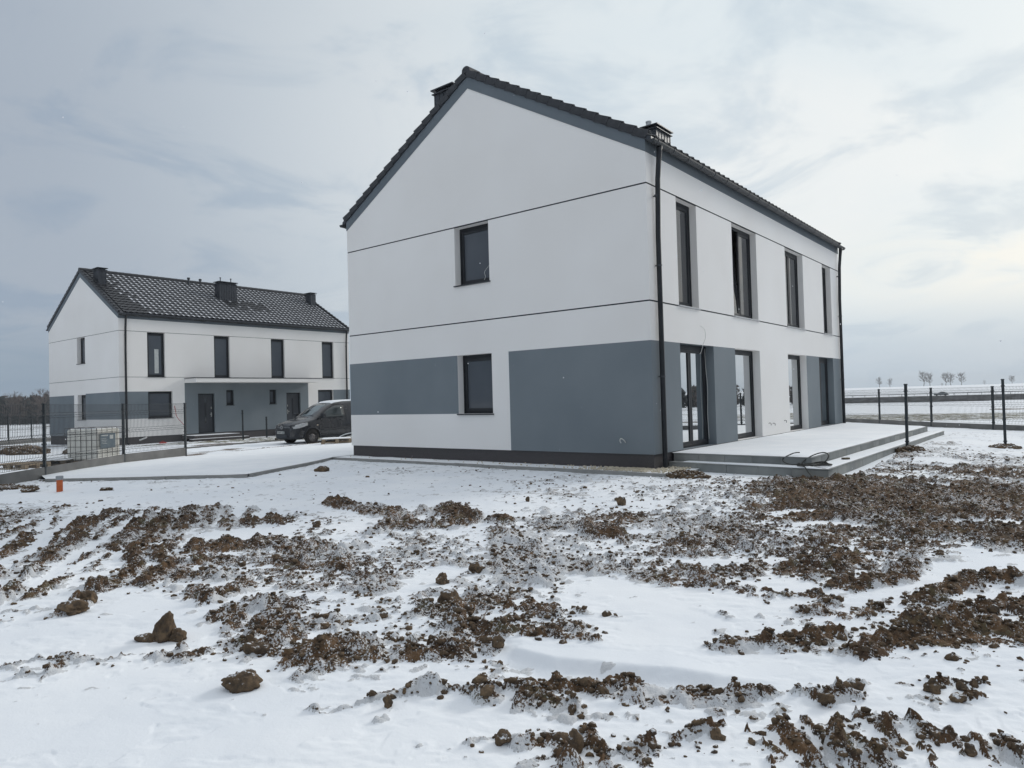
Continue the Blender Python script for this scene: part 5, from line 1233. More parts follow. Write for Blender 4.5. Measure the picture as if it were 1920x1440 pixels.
# soil edge and second kerb of the neighbouring yard
YK = empty('yard_kerb', (0, 0, 0), kind='structure')
kerb_line(YK, [(-23.27, 1.6, -.115), (-23.9, 6.4, -.115), (-25.0, 14, -.115)], 0, hgt=.2, m=CONCD)
kerb_line(YK, [(-16.55, -1.35, -.06), (-17.92, 2.41, -.075), (-18.95, 7.35, -.075), (-20.4, 14, -.075)], 0, w=.10, hgt=.2, m=CONCD)
VS, FS, off = [], [], 0
for i in range(1400):
    t = rng.uniform(0, 1); P_ = [(-16.7, -1.3), (-18.05, 2.45), (-19.1, 7.4)]; 
    a, b = (P_[0], P_[1]) if t < .43 else (P_[1], P_[2]); q = t / .43 if t < .43 else (t - .43) / .57
    x = a[0] + (b[0] - a[0]) * q + rng.normal(0, .10); y = a[1] + (b[1] - a[1]) * q + rng.normal(0, .10)
    s = rng.uniform(.015, .05); Lm = lumps[i % 8] * s * np.array([1.4, 1.4, .7]); VS.append(Lm + np.array([x, y, -.10 + s * .2])); FS.append(F1 + off); off += len(Lm)
tag(np_mesh('soil_edge', np.concatenate(VS), np.concatenate(FS), [CLODM]), kind='stuff', label='ragged strip of bare soil along the driveway edge', cat='soil')

# ------------------------------------------------------------------ fences
def post(parent, x, y, z0, h, name='post', s=.06):
    mb = MB(); mb.box(-s / 2, s / 2, -s / 2, s / 2, 0, h, POSTM); mb.box(-s / 2 - .006, s / 2 + .006, -s / 2 - .006, s / 2 + .006, h - .02, h + .008, POSTM)
    for zz_ in (.35, .9, h - .18): mb.box(-s / 2 - .01, s / 2 + .01, -s / 2 - .012, s / 2 + .01, zz_, zz_ + .03, POSTM)
    return mb.build(name, parent, (x, y, z0), rot=(random.uniform(-.012, .012), random.uniform(-.012, .012), 0))
def fence(P, label, h=1.75, board=.22, wire_r=.0028, zoff=0.0, sp=.05, nposts=None, bm_=CONCD, skip_first=False):
    x0_, y0_ = P[0][:2]; F_ = empty('wire_mesh_fence', (x0_, y0_, P[0][2]), label=label, cat='fence')
    zr = P[0][2]
    for i, p in enumerate(P):
        ang = math.atan2(P[min(i + 1, len(P) - 1)][1] - P[max(i - 1, 0)][1], P[min(i + 1, len(P) - 1)][0] - P[max(i - 1, 0)][0])
        o = post(F_, p[0] - x0_, p[1] - y0_, p[2] - zr - .1, h + .1); o.rotation_euler.z = ang
    for a, b in zip(P[:-1], P[1:]):
        A = Vector((a[0] - x0_, a[1] - y0_, a[2] - zr)); B = Vector((b[0] - x0_, b[1] - y0_, b[2] - zr)); Ld = (B - A).length; d = (B - A) / Ld; nn = Vector((d.y, -d.x, 0)).normalized()
        mb = MB(); q = [A - nn * .025 + d * .03, B - nn * .025 - d * .03, B + nn * .025 - d * .03, A + nn * .025 + d * .03]; V = [p + Vector((0, 0, z)) for z in (-.15, board) for p in q]
        mb.mesh(V, [(0, 3, 2, 1), (4, 5, 6, 7), (0, 1, 5, 4), (1, 2, 6, 5), (2, 3, 7, 6), (3, 0, 4, 7)], bm_); mb.build('base_board', F_, bevel=.004)
        mb = MB(); z0_, z1_ = board + .03, h - .02; bends = [.0, .06, .12, .5, .56, .62, 1.05, 1.11, 1.17]; n = int(Ld / sp)
        zs = sorted(set([z0_] + [z0_ + q for q in (.10, .16, .22, .62, .68, .74, 1.14, 1.20, 1.26) if z0_ + q < z1_ - .05] + [z1_]))
        def off_(z): 
            for c in (.16, .68, 1.20):
                if abs(z - z0_ - c) < .02: return .035
            return 0
        for k in range(1, n):
            p = A + d * (Ld * k / n); mb.tube([p + Vector((0, 0, z)) + nn * off_(z) for z in zs], wire_r, WIREM, 3, cap=False)
        for z in zs: mb.tube([A + d * .02 + Vector((0, 0, z)) + nn * off_(z), B - d * .02 + Vector((0, 0, z)) + nn * off_(z)], wire_r * 1.2, WIREM, 3, cap=False)
        mb.build('mesh_panel', F_)
    return F_
fence([(-10.15, -9.35, .0), (-12.55, -6.84, .0), (-15.70, -3.74, -.02), (-17.06, -1.18, -.03)], 'dark wire mesh fence on grey concrete boards in front of the white tank', h=1.78, board=.27, wire_r=.0046, sp=.06)
fence([(-44.5, -1.3, -.42), (-45.8, .6, -.42), (-47.06, 2.2, -.44), (-48.7, 4.0, -.46), (-50.3, 5.8, -.5), (-52.1, 7.6, -.52), (-54.5, 10.2, -.56)], 'distant wire mesh fence beyond the left house before the snowy field', h=1.85, board=.22, wire_r=.005, sp=.12)
fence([(-8.2, 30.0, -.06), (-5.4, 27.2, -.04), (-2.7, 24.6, -.02), (-.23, 21.99, .0), (2.15, 19.40, .0), (4.35, 17.48, .0), (6.6, 15.6, .0), (8.9, 13.8, .0)], 'dark wire mesh fence on concrete boards behind the terrace', h=1.56, board=.20, wire_r=.0038, sp=.055)
for (x, y, z, h, lab) in ((3.58, 5.75, .12, 1.56, 'bare dark fence post rising beside the terrace step'), (5.30, 8.40, -.02, 1.76, 'bare dark fence post in a soil mound near the right edge'),
                          (-34.73 + 7, 12.02 - 4.8, -.25, 1.62, 'taller lone dark post in front of the porch wall'), (-28.9, 9.35, -.25, 1.2, 'shorter lone dark post beside the van')):
    o = post(None, x, y, z - .15, h + .15, 'fence_post'); tag(o, lab, 'fence post', group='lone fence posts without mesh')
def heap(x, y, z, rx, ry, h, label, seed, n=None, snow=False, name='soil_mound'):
    V = lump(V3, seed, .30, 3); V = V * np.array([rx, ry, h]); V[:, 2] += .10 * h * np.sin(V[:, 0] * 40) * np.sin(V[:, 1] * 37); r = np.random.default_rng(seed); VSs, FSs = [V], [F3]; off = len(V)
    for i in range(n or 60):
        a = r.uniform(0, 6.28); q = r.uniform(0, 1.05) ** .6; p = np.array([rx * q * math.cos(a), ry * q * math.sin(a), h * math.sqrt(max(0, 1 - q * q)) * .9]); s = r.uniform(.15, .42) * h
        Lm = lumps[i % 8] * s + p; VSs.append(Lm); FSs.append(F1 + off); off += len(Lm)
    o = np_mesh(name, np.concatenate(VSs), np.concatenate(FSs), [CLODM]); o.location = (x, y, z); tag(o, label, 'soil mound' if name == 'soil_mound' else 'rubble heap'); return o
heap(3.66, 5.72, .09, .30, .26, .14, 'small dark soil mound at the foot of the post by the terrace', 401)
heap(5.3, 8.4, -.01, .36, .28, .13, 'small soil mound round the post near the right edge', 402)
heap(.95, -.55, .03, .42, .26, .11, 'brown soil mound at the end of the gravel kerb', 403, 90)
heap(-29.5, -2.2, -.35, 1.9, .8, .42, 'low rubble heap dusted with snow behind the wire fence', 404, 240, name='rubble_heap')
heap(-25.4, -1.3, -.30, 1.5, .6, .36, 'low rubble heap beside the white tank', 405, 200, name='rubble_heap')
IB_SC = 1.06
heap(-10.9, -8.1, .0, .55, .35, .08, 'flat spread of dark soil at the left edge by the fence', 406, 90)
mb = MB(); mb.tube([(3.55, 5.35, .17), (3.72, 5.2, .12)], .012, WOOD, 6); tag(mb.build('stick'), 'pale short stick lying on the soil mound by the post', 'stick')

# ------------------------------------------------------------------ orange pipe
PX_, PY_ = -8.94, -7.74
OP = empty('drain_pipe', (PX_, PY_, 0.0), label='orange plastic drain pipe stub with grey cap sticking out of the snow', cat='pipe')
mb = MB(); mb.tube([(0, 0, -.1), (.004, 0, .25)], .055, ORANGE, 20); mb.build('pipe', OP, smooth=False)
mb = MB(); mb.tube([(0.004, 0, .245), (.004, 0, .26), (.004, 0, .315), (.004, 0, .322)], [.058, .064, .066, .058], PIPECAP, 20); mb.build('cap', OP)

# ------------------------------------------------------------------ pallets and the tank
def pallet(name, x, y, z, rz, label, snow=True, dark=False, nstack=1, group='wooden pallets lying in the yards'):
    m = WOODD if dark else WOOD
    Pp = empty(name, (x, y, z), rz, label=label, cat='pallet', group=group)
    for k in range(nstack): pass
    for i in range(7 if True else 5):
        mb = MB(); yy = -.4 + i * (.8 - .1) / 6; mb.box(-.6, .6, yy, yy + .095, .122, .144, m); mb.build('deck_board', Pp, bevel=.002)
    for xx_ in (-.6, -.0725, .455):
        mb = MB(); mb.box(xx_, xx_ + .145, -.4, .4, .1, .1215, m); mb.build('stringer_board', Pp)
    for xx_ in (-.6, -.0725, .455):
        for yy in (-.4, -.05, .3):
            mb = MB(); mb.box(xx_, xx_ + .145, yy, yy + .1, .0225, .0995, m); mb.build('block', Pp)
    for yy in (-.4, -.05, .3):
        mb = MB(); mb.box(-.6, .6, yy, yy + .1, 0, .022, m); mb.build('bottom_board', Pp)
    if snow:
        o = snow_sheet('snow_cover', [(-.59, -.39), (.59, -.39), (.59, .39), (-.59, .39)], .1445, Pp, .03, nseg=20)
    return Pp
pallet('pallet', -17.15, 5.15, -.13, .95, 'lower pallet of the pair beside the van', snow=False)
pallet('pallet', -17.13, 5.17, .014, .95, 'upper snow-topped pallet of the pair beside the van')
pallet('pallet', -16.5, -6.15, .02, .72 - .3, 'brown pallet behind the fence at the left edge', snow=False, dark=False)
pallet('pallet', -19.55, -4.35, -.14, .72, 'low dark pallet with snow beside the tank', dark=True)
pallet('pallet', -24.6, 7.9, -.22, .1, 'pallet peeking out in front of the van bumper', dark=True, snow=False)
IB = empty('water_tank', (-19.05, -3.30, -.22), R_(25), label='white plastic bulk tank in a metal cage standing on a pallet behind the fence', cat='tank')
mb = MB()
for i in range(7): mb.box(-.6, .6, -.5 + i * .15, -.5 + i * .15 + .09, .115, .14, WOOD)
for yy in (-.5, -.05, .4):
    mb.box(-.6, .6, yy, yy + .1, 0, .022, WOOD)
    for xx_ in (-.6, -.07, .46): mb.box(xx_, xx_ + .14, yy, yy + .1, .0225, .1145, WOOD)
mb.build('pallet_base', IB)
mb = MB(); mb.box(-.57, .57, -.47, .47, .15, 1.13, TANKP); bt = mb.build('bottle', IB, bevel=.07); bt.modifiers[0].segments = 4
mb = MB(); mb.tube([(0, 0, 1.13), (0, 0, 1.17)], .11, BUMP_, 16); mb.build('lid', IB)
mb = MB()
hx, hy = .60, .50
for z in (.16, .38, .58, .78, .98, 1.16): mb.tube([(-hx, -hy, z), (hx, -hy, z), (hx, hy, z), (-hx, hy, z), (-hx, -hy, z)], .009, CAGE, 6)
for k in range(7):
    x = -hx + 2 * hx * k / 6
    for y in (-hy, hy): mb.tube([(x, y, .14), (x, y, 1.16)], .008, CAGE, 6)
for k in range(1, 5):
    y = -hy + 2 * hy * k / 5
    for x in (-hx, hx): mb.tube([(x, y, .14), (x, y, 1.16)], .008, CAGE, 6)
for x in (-.2, .2): mb.tube([(x, -hy, 1.16), (x, hy, 1.16)], .011, CAGE, 6)
mb.tube([(-hx, 0, 1.165), (hx, 0, 1.165)], .011, CAGE, 6)
mb.build('cage', IB)
mb = MB(); mb.box(.612, .618, -.38, .02 + .18, .52, .98, LABEL); lb = mb.build('label_plate', IB)
mb = MB(); mb.box(.619, .621, -.02, .12, .80, .92, PAPER); mb.box(.619, .621, -.34, -.08, .90, .93, PAPER)
for k in range(4): mb.box(.619, .621, -.34, -.12 - .03 * (k % 2), .66 + k * .05, .672 + k * .05, PAPER)
mb.build('print', lb)
snow_sheet('snow_cover', [(-.5, -.42), (.5, -.42), (.5, .42), (-.5, .42)], 1.13, IB, .03, nseg=20)
IB.scale = (IB_SC,) * 3
# odds and ends by the left house wall
mb = MB(); mb.box(-.16, .16, -.1, .1, 0, .07, RED); mb.tube([(-.14, 0, .05), (0, 0, .14), (.14, 0, .05)], .015, RED, 6); tag(mb.build('red_bag', None, (-30.6, 4.35, -.25), bevel=.03, rot=(0, 0, 1.3)), 'small red plastic bundle on the snow below the left house window', 'bundle')
mb = MB(); mb.box(-.2, .2, -.06, .06, 0, .05, PAPER); tag(mb.build('white_tube', None, (-31.1, 3.6, .02), bevel=.02, rot=(.2, -.35, 1.5)), 'white crumpled tube leaning on the dark plinth of the left house', 'tube')
wire('wire', [(-31.9, 5.62, 1.72), (-31.84, 5.66, 1.4), (-31.82, 5.7, 1.12), (-31.8, 5.9, .85), (-31.78, 6.1, .62)], .013, RED, 'red cord hanging from the ground floor window of the left house', 'cord')

# ------------------------------------------------------------------ vehicles
def catmull(xs, pts):
    P = np.array(pts, float); return np.interp(xs, P[:, 0], P[:, 1])
def loft(parent, xs, sec, m, name='body', smooth=True):
    """sec(x) gives half section as (y,z) list from the sill up to the roof centre"""
    V, F_ = [], []
    for x in xs:
        s = sec(x); full = [(-y, z) for y, z in s[:-1]] [::1] + [s[-1]] + [(y, z) for y, z in s[:-1]][::-1]; V += [(x, y, z) for y, z in full]
    n = len(full)
    for i in range(len(xs) - 1):
        for k in range(n - 1): F_.append((i * n + k, i * n + k + 1, (i + 1) * n + k + 1, (i + 1) * n + k))
        F_.append((i * n + n - 1, i * n, (i + 1) * n, (i + 1) * n + n - 1))
    F_.append(tuple(range(n))); F_.append(tuple((len(xs) - 1) * n + k for k in range(n))[::-1])
    mb = MB(); mb.mesh(V, F_, m); o = mb.build(name, parent, smooth=smooth)
    md = o.modifiers.new('sub', 'SUBSURF'); md.levels = 1; md.render_levels = 1
    return o
def wheel(parent, x, y, r, w, side):
    mb = MB(); n = 32
    prof = [(r * .62, 0), (r * .9, 0), (r * .985, w * .12), (r, w * .3), (r, w * .7), (r * .985, w * .88), (r * .9, w), (r * .62, w)]
    V = [(q[0] * math.cos(2 * math.pi * k / n), side * (q[1] - w), q[0] * math.sin(2 * math.pi * k / n)) for k in range(n) for q in prof]; m = len(prof)
    mb.mesh(V, [(k * m + i, k * m + i + 1, ((k + 1) % n) * m + i + 1, ((k + 1) % n) * m + i) for k in range(n) for i in range(m - 1)], RUB)
    wh = mb.build('wheel', parent, (x, y, r), smooth=True)
    mb = MB(); prof = [(r * .63, -.005), (r * .60, .0 - .02), (r * .56, -.035), (r * .40, -.02), (r * .26, -.0), (r * .22, .012), (0.001, .012)]
    V = [(q[0] * math.cos(2 * math.pi * k / n), side * q[1], q[0] * math.sin(2 * math.pi * k / n)) for k in range(n) for q in prof]; m = len(prof)
    mb.mesh(V, [(k * m + i, k * m + i + 1, ((k + 1) % n) * m + i + 1, ((k + 1) % n) * m + i) for k in range(n) for i in range(m - 1)], RIM)
    for k in range(10):
        a = 2 * math.pi * k / 10; c, s = math.cos(a), math.sin(a); rr = r * .49
        mb.tube([(rr * c, side * -.03, rr * s), (rr * c, side * -.012, rr * s)], r * .045, RUB, 8)
    mb.build('rim', wh)
    return wh
def make_van():
    VN = empty('parked_van', (0, 0, 0), label='dark grey compact van parked between the houses, front towards the camera', cat='van')
    top = [(0, .60), (.04, .74), (.12, .86), (.35, .965), (.7, 1.05), (1.02, 1.12), (1.12, 1.17), (1.5, 1.44), (1.86, 1.655), (2.15, 1.755), (2.6, 1.81), (3.2, 1.825), (4.0, 1.80), (4.32, 1.74), (4.40, 1.55), (4.42, .9)]
    hwd = [(0, .56), (.05, .66), (.15, .76), (.35, .845), (.6, .875), (1.0, .89), (4.1, .89), (4.35, .86), (4.42, .80)]
    bel = [(0, .55), (.1, .80), (.35, .90), (.8, .99), (1.1, 1.06), (4.4, 1.10)]
    def sec(x):
        zt_ = float(catmull(x, top)); h = float(catmull(x, hwd)); bz = min(float(catmull(x, bel)), zt_ - .03); k = max(0, min(1, (zt_ - 1.12) / .6))
        rw = h * (.90 - .08 * (1 - k)) if k < .02 else h * (.93 - .13 * k)
        zl = .22 if .2 < x < 4.2 else .26
        zr = zt_ - .05 - .03 * k
        return [(h * .90, zl), (h * .985, zl + .10), (h, .50), (h * .995, .5 + (bz - .5) * .6), (h * .975, bz), (h * .975 + (rw - h * .975) * .5, bz + (zr - bz) * .5), (rw, zr), (rw * .86, zt_ - .008), (rw * .5, zt_ + .008), (0, zt_ + .012)]
    xs = [0, .03, .08, .15, .25, .4, .55, .7, .85, 1.0, 1.1, 1.2, 1.4, 1.6, 1.8, 1.95, 2.15, 2.4, 2.7, 3.0, 3.3, 3.7, 4.0, 4.2, 4.34, 4.4, 4.42]
    bd = loft(VN, xs, sec, CARP)
    def side_pt(x, z, off=0.012, sg=1):
        s = sec(x); 
        for (y0_, z0_), (y1_, z1_) in zip(s[:-1], s[1:]):
            if z0_ <= z <= z1_: t = (z - z0_) / (z1_ - z0_ + 1e-9); return (x, sg * (y0_ + (y1_ - y0_) * t + off), z)
        return (x, sg * (s[-3][0] + off), z)
    def side_patch(name, poly, m, off, sg, parent=VN, nx=10, nz=4, thick=True):
        """poly: lower and upper outline given as functions sampled in x"""
        lo, up = poly; x0_ = max(lo[0][0], up[0][0]); x1_ = min(lo[-1][0], up[-1][0]); V, F_ = [], []
        for i in range(nx + 1):
            x = x0_ + (x1_ - x0_) * i / nx; a = float(catmull(x, lo)); b = float(catmull(x, up))
            for j in range(nz + 1): V.append(side_pt(x, a + (b - a) * j / nz, off, sg))
        for i in range(nx):
            for j in range(nz): q = i * (nz + 1) + j; F_.append((q, q + 1, q + nz + 2, q + nz + 1))
        mb = MB(); mb.mesh(V, F_, m); o = mb.build(name, parent, smooth=True); md = o.modifiers.new('t', 'SOLIDIFY'); md.thickness = .006; md.offset = 0; return o
    for sg in (1, -1):
        # side glass, black frame behind it
        side_patch('window_frame', ([(1.18, 1.075), (2.58, 1.10)], [(1.18, 1.10), (1.55, 1.38), (1.98, 1.62), (2.2, 1.665), (2.45, 1.66), (2.58, 1.60)]), BUMP_, .004, sg)
        side_patch('side_window', ([(1.30, 1.115), (2.50, 1.14)], [(1.30, 1.15), (1.62, 1.39), (2.02, 1.585), (2.2, 1.62), (2.40, 1.615), (2.50, 1.56)]), CGLASS, .010, sg)
        dr = MB()
        def seam(pts, r=.006):
            dr.tube([side_pt(x, z, .003, sg) for x, z in pts], r, BUMP_, 4)
        seam([(1.24, 1.09), (1.22, .9), (1.24, .6), (1.34, .40), (2.62, .38), (2.66, .7), (2.64, 1.1), (2.56, 1.62), (2.3, 1.70), (2.0, 1.66)])
        dr.build('door_seam', VN)
        side_patch('trim_strip', ([(1.30, .56), (3.1, .58)], [(1.30, .61), (3.1, .63)]), BUMP_, .012, sg, nz=2)
        side_patch('sill_trim', ([(1.25, .24), (3.2, .24)], [(1.25, .33), (3.2, .33)]), BUMP_, .014, sg, nz=2)
        mb = MB(); a = side_pt(2.38, .98, .02, sg); mb.tube([side_pt(2.28, .985, .01, sg), side_pt(2.32, .985, .035, sg), side_pt(2.46, .985, .035, sg), side_pt(2.50, .985, .01, sg)], .014, CARP, 8); mb.build('handle', VN, smooth=True)
        mb = MB(); mb.tube([side_pt(1.10, .80, .004, sg), side_pt(1.17, .80, .004, sg)], .018, AMBER, 8); mb.build('side_indicator', VN)
        # mirror
        mb = MB(); y_ = sec(1.35)[4][0]; mb.box(1.30, 1.36, y_ - .02, y_ + .08, 1.09, 1.13, BUMP_); V = lump(V1, 3, .0, 0)
        mb.box(1.26, 1.40, y_ + .05, y_ + .29, 1.09, 1.30, BUMP_); o = mb.build('wing_mirror', VN, bevel=.03)
        if sg < 0: o.scale.y = -1
        # headlight wrapping the corner
        side_patch('headlight', ([(.08, .68), (.30, .70), (.66, .81)], [(.08, .80), (.35, .895), (.66, .93)]), LAMP, .010, sg, nx=8)
        side_patch('headlight_bezel', ([(.05, .665), (.30, .68), (.70, .80)], [(.05, .81), (.35, .91), (.70, .945)]), BUMP_, .004, sg, nx=8)
        # arches
        for wx in (.88, 3.56):
            mb = MB(); mb.tube([side_pt(min(max(wx + .385 * math.cos(a), .02), 4.4), max(.23, .32 + .385 * math.sin(a)), .006, sg) for a in np.linspace(-.15, math.pi + .15, 22)], .028, BUMP_, 8); mb.build('arch_trim', VN, smooth=True)
            mb = MB(); n = 24; V = [side_pt(wx, .45, .003, sg)] + [side_pt(min(max(wx + .37 * math.cos(a), .02), 4.4), max(.23, .32 + .37 * math.sin(a)), .003, sg) for a in np.linspace(-.2, math.pi + .2, n)]
            mb.mesh(V, [(0, k, k + 1) for k in range(1, n)], RUB); mb.build('wheel_well', VN)
            wheel(VN, wx, sg * .845 + (sg * .055), .318, .20, sg)
    # windscreen, bulging
    V, F_ = [], []
    for i in range(9):
        t = i / 8; x = 1.13 + (1.90 - 1.13) * t; zt_ = float(catmull(x, top)); h = .70 - .12 * t
        for j in range(13): u = -1 + 2 * j / 12; V.append((x + .05 * u * u - .012, u * h, zt_ + .012 - .03 * u ** 4))
    for i in range(8):
        for j in range(12): q = i * 13 + j; F_.append((q, q + 1, q + 14, q + 13))
    mb = MB(); mb.mesh(V, F_, WSCR); o = mb.build('windscreen', VN, smooth=True); md = o.modifiers.new('t', 'SOLIDIFY'); md.thickness = .008
    mb = MB(); mb.tube([(1.13, -.55, 1.19), (1.18, -.1, 1.215), (1.14, .0, 1.195)], .012, BUMP_, 6); mb.tube([(1.13, 0, 1.19), (1.18, .5, 1.20), (1.14, .6, 1.19)], .012, BUMP_, 6); mb.build('wiper', VN)
    # nose: bumper, grille, intake, plate, emblem
    V, F_ = [], []
    for i, (z, ex) in enumerate(((.24, .03), (.32, -.035), (.45, -.055), (.56, -.045), (.66, -.01), (.70, .03))):
        for j in range(15): u = -1 + 2 * j / 14; V.append((ex + .34 * abs(u) ** 3.2, u * .865, z + .02 * (1 - abs(u)) * (i > 3)))
    for i in range(5):
        for j in range(14): q = i * 15 + j; F_.append((q, q + 1, q + 16, q + 15))
    mb = MB(); mb.mesh(V, F_, BUMP_); o = mb.build('bumper', VN, smooth=True); md = o.modifiers.new('t', 'SOLIDIFY'); md.thickness = .03; md.offset = 0
    def front(name, y0_, y1_, z0_, z1_, dx, m, parent=VN, cv=.34):
        V = []; F_ = []
        for i in range(2):
            for j in range(9): y = y0_ + (y1_ - y0_) * j / 8; V.append((dx + cv * abs(y / .865) ** 3.2, y, (z0_, z1_)[i]))
        for j in range(8): F_.append((j, j + 1, j + 10, j + 9))
        mb = MB(); mb.mesh(V, F_, m); o = mb.build(name, parent, smooth=True); md = o.modifiers.new('t', 'SOLIDIFY'); md.thickness = .012; md.offset = 0; return o
    front('lower_intake', -.42, .42, .30, .42, -.078, GROOVE)
    gr = front('grille', -.52, .52, .69, .78, -.006, GROOVE)
    front('grille_bar', -.50, .50, .727, .737, -.018, CHROME, gr)
    pl = front('number_plate', -.26, .26, .475, .575, -.085, PAPER)
    x_ = -.095; mb = MB(); mb.box(x_, x_ + .003, -.255, -.225, .48, .57, LABEL)
    for k, (y_, w_) in enumerate(((-.19, .035), (-.14, .03), (-.06, .03), (-.01, .035), (.04, .03), (.09, .03), (.14, .035), (.19, .025))):
        mb.box(x_, x_ + .003, y_ - w_ / 2, y_ - w_ / 2 + .009, .495, .555, BUMP_); mb.box(x_, x_ + .003, y_ + w_ / 2 - .009, y_ + w_ / 2, .495, .555, BUMP_)
        if k % 2: mb.box(x_, x_ + .003, y_ - w_ / 2, y_ + w_ / 2, .52, .528, BUMP_)
        else: mb.box(x_, x_ + .003, y_ - w_ / 2, y_ + w_ / 2, .548, .556, BUMP_)
    mb.build('characters', pl)
    mb = MB(); r = .068; ring_ = [(-.035, r * math.cos(a), .742 + r * math.sin(a)) for a in np.linspace(0, 2 * math.pi, 25)]; mb.tube(ring_, .007, CHROME, 6)
    mb.tube([(-.035, -.028, .80), (-.035, 0, .752), (-.035, .028, .80)], .006, CHROME, 5); mb.tube([(-.035, -.058, .765), (-.035, -.025, .69), (-.035, 0, .742), (-.035, .025, .69), (-.035, .058, .765)], .006, CHROME, 5)
    mb.tube([(-.028, 0, .742), (-.02, 0, .742)], r, BUMP_, 20); mb.build('emblem', VN)
    # snow lying on the roof
    V, F_ = [], []
    for i in range(14):
        x = 2.05 + (4.25 - 2.05) * i / 13; s = sec(x); zt_ = s[-1][1]
        for j in range(9): u = -1 + 2 * j / 8; V.append((x, u * .60, zt_ - .02 * u * u + (.03 if 0 < i < 13 and 0 < j < 8 else -.01)))
    for i in range(13):
        for j in range(8): q = i * 9 + j; F_.append((q, q + 1, q + 10, q + 9))
    mb = MB(); mb.mesh(V, F_, SNOWM); mb.build('snow_cover', VN, smooth=True)
    mb = MB(); mb.tube([(1.97, .30, 1.70), (1.99, .30, 1.78)], .02, SNOWM, 8); mb.build('aerial_base', VN)
    return VN
VN = make_van()
hx_, hy_ = -.03, -1.0                              # heading of the nose
ang = math.atan2(-hy_, -hx_)                        # local +x points to the tail
c_, s_ = math.cos(ang), math.sin(ang)
wxl, wyl = .88, -.84                                # the near front wheel is the one at local -y
VN.rotation_euler = (0, 0, ang)
VN.scale = (1.06,) * 3
wxl *= 1.06; wyl *= 1.06
VN.location = (-20.22 - (wxl * c_ - wyl * s_), 6.17 - (wxl * s_ + wyl * c_), -.205)
wire('bent_hose', [(-18.9, 6.35, -.12), (-18.62, 6.5, .14), (-18.3, 6.75, .27), (-17.95, 7.05, .27), (-17.6, 7.3, .16), (-17.3, 7.5, -.06)], .022, PVC, 'pale hose arching over the snow behind the pallets', 'hose')

# ------------------------------------------------------------------ road, guard rail, passing car
def at_depth(px_, d, z=None):
    pass
FH = Vector((-SA, CA, 0)); RH = Vector((CA, SA, 0)); CF = Vector((CX, CY, 0))
ra = CF + FH * 258 + RH * (644 / 1325 * 258); rb = CF + FH * 230 + RH * (959 / 1325 * 230); rd = (rb - ra).normalized(); rn = Vector((-rd.y, rd.x, 0))
if rn.dot(FH) < 0: rn = -rn
P0 = ra - rd * 420; P1 = rb + rd * 260; nseg = 60
rows = []
for i in range(nseg + 1):
    p = P0 + (P1 - P0) * i / nseg; zb_ = -2.95 + .6 * float(sm((p - ra).dot(rd), -60, 160))
    rows.append((p, zb_))
mb = MB(); mr_ = MB()
prof = [(-2.6, -.6), (-.2, 1.15)]; prof2 = [(9.0, 1.15), (12, -.6)]
for (p, zb_), (q, zc_) in zip(rows[:-1], rows[1:]):
    for (a, za_), (b, zb2) in ((prof[0], prof[1]), (prof2[0], prof2[1])):
        mb.poly([p + rn * a + Vector((0, 0, zb_ + za_)), q + rn * a + Vector((0, 0, zc_ + za_)), q + rn * b + Vector((0, 0, zc_ + zb2)), p + rn * b + Vector((0, 0, zb_ + zb2))], EMB)
    mr_.poly([p + rn * -.2 + Vector((0, 0, zb_ + 1.15)), q + rn * -.2 + Vector((0, 0, zc_ + 1.15)), q + rn * 9 + Vector((0, 0, zc_ + 1.15)), p + rn * 9 + Vector((0, 0, zb_ + 1.15))], ASPH)
tag(mb.build('road_embankment'), kind='structure'); tag(mr_.build('road'), kind='structure')
GRL = empty('guard_rail', tuple(P0 + rn * 9.2 + Vector((0, 0, -2))), label='long dark guard rail along the far country road', cat='guard rail')
o0 = Vector(GRL.location); mb = MB()
pts = [p + rn * 9.0 + Vector((0, 0, zb_ + 1.95)) - o0 for p, zb_ in rows]
for dzz, r in ((0, .13),): mb.tube([q + Vector((0, 0, dzz)) for q in pts], r, GALV, 6)
mb.build('rail', GRL)
mb = MB()
for i in range(nseg * 3):
    t = i / (nseg * 3); k = int(t * nseg); f = t * nseg - k; q = pts[k] + (pts[k + 1] - pts[k]) * f; mb.box(q.x - .06, q.x + .06, q.y - .06, q.y + .06, q.z - .85, q.z + .1, GALV)
o = mb.build('posts', GRL); o['kind'] = 'stuff'
CR = empty('passing_car', (0, 0, 0), label='silver saloon car driving along the far country road', cat='car')
topc = [(0, .55), (.08, .68), (.5, .80), (1.1, .92), (1.3, .98), (1.9, 1.32), (2.3, 1.43), (3.0, 1.42), (3.6, 1.20), (3.9, 1.05), (4.35, 1.0), (4.45, .7)]
def secc(x):
    zt_ = float(catmull(x, topc)); h = .88 - .2 * max(0, .25 - x) * 2 - .2 * max(0, x - 4.2); bz = min(.9, zt_ - .03); k = max(0, min(1, (zt_ - .95) / .4)); rw = h * (.92 - .22 * k)
    return [(h * .9, .2), (h * .98, .3), (h, .5), (h * .99, .7), (h * .96, bz), ((h * .96 + rw) / 2, (bz + zt_ - .05) / 2), (rw, zt_ - .05), (rw * .8, zt_ - .01), (0, zt_)]
loft(CR, [0, .05, .15, .4, .8, 1.1, 1.3, 1.6, 1.9, 2.3, 2.7, 3.1, 3.5, 3.8, 4.1, 4.35, 4.45], secc, CARG)
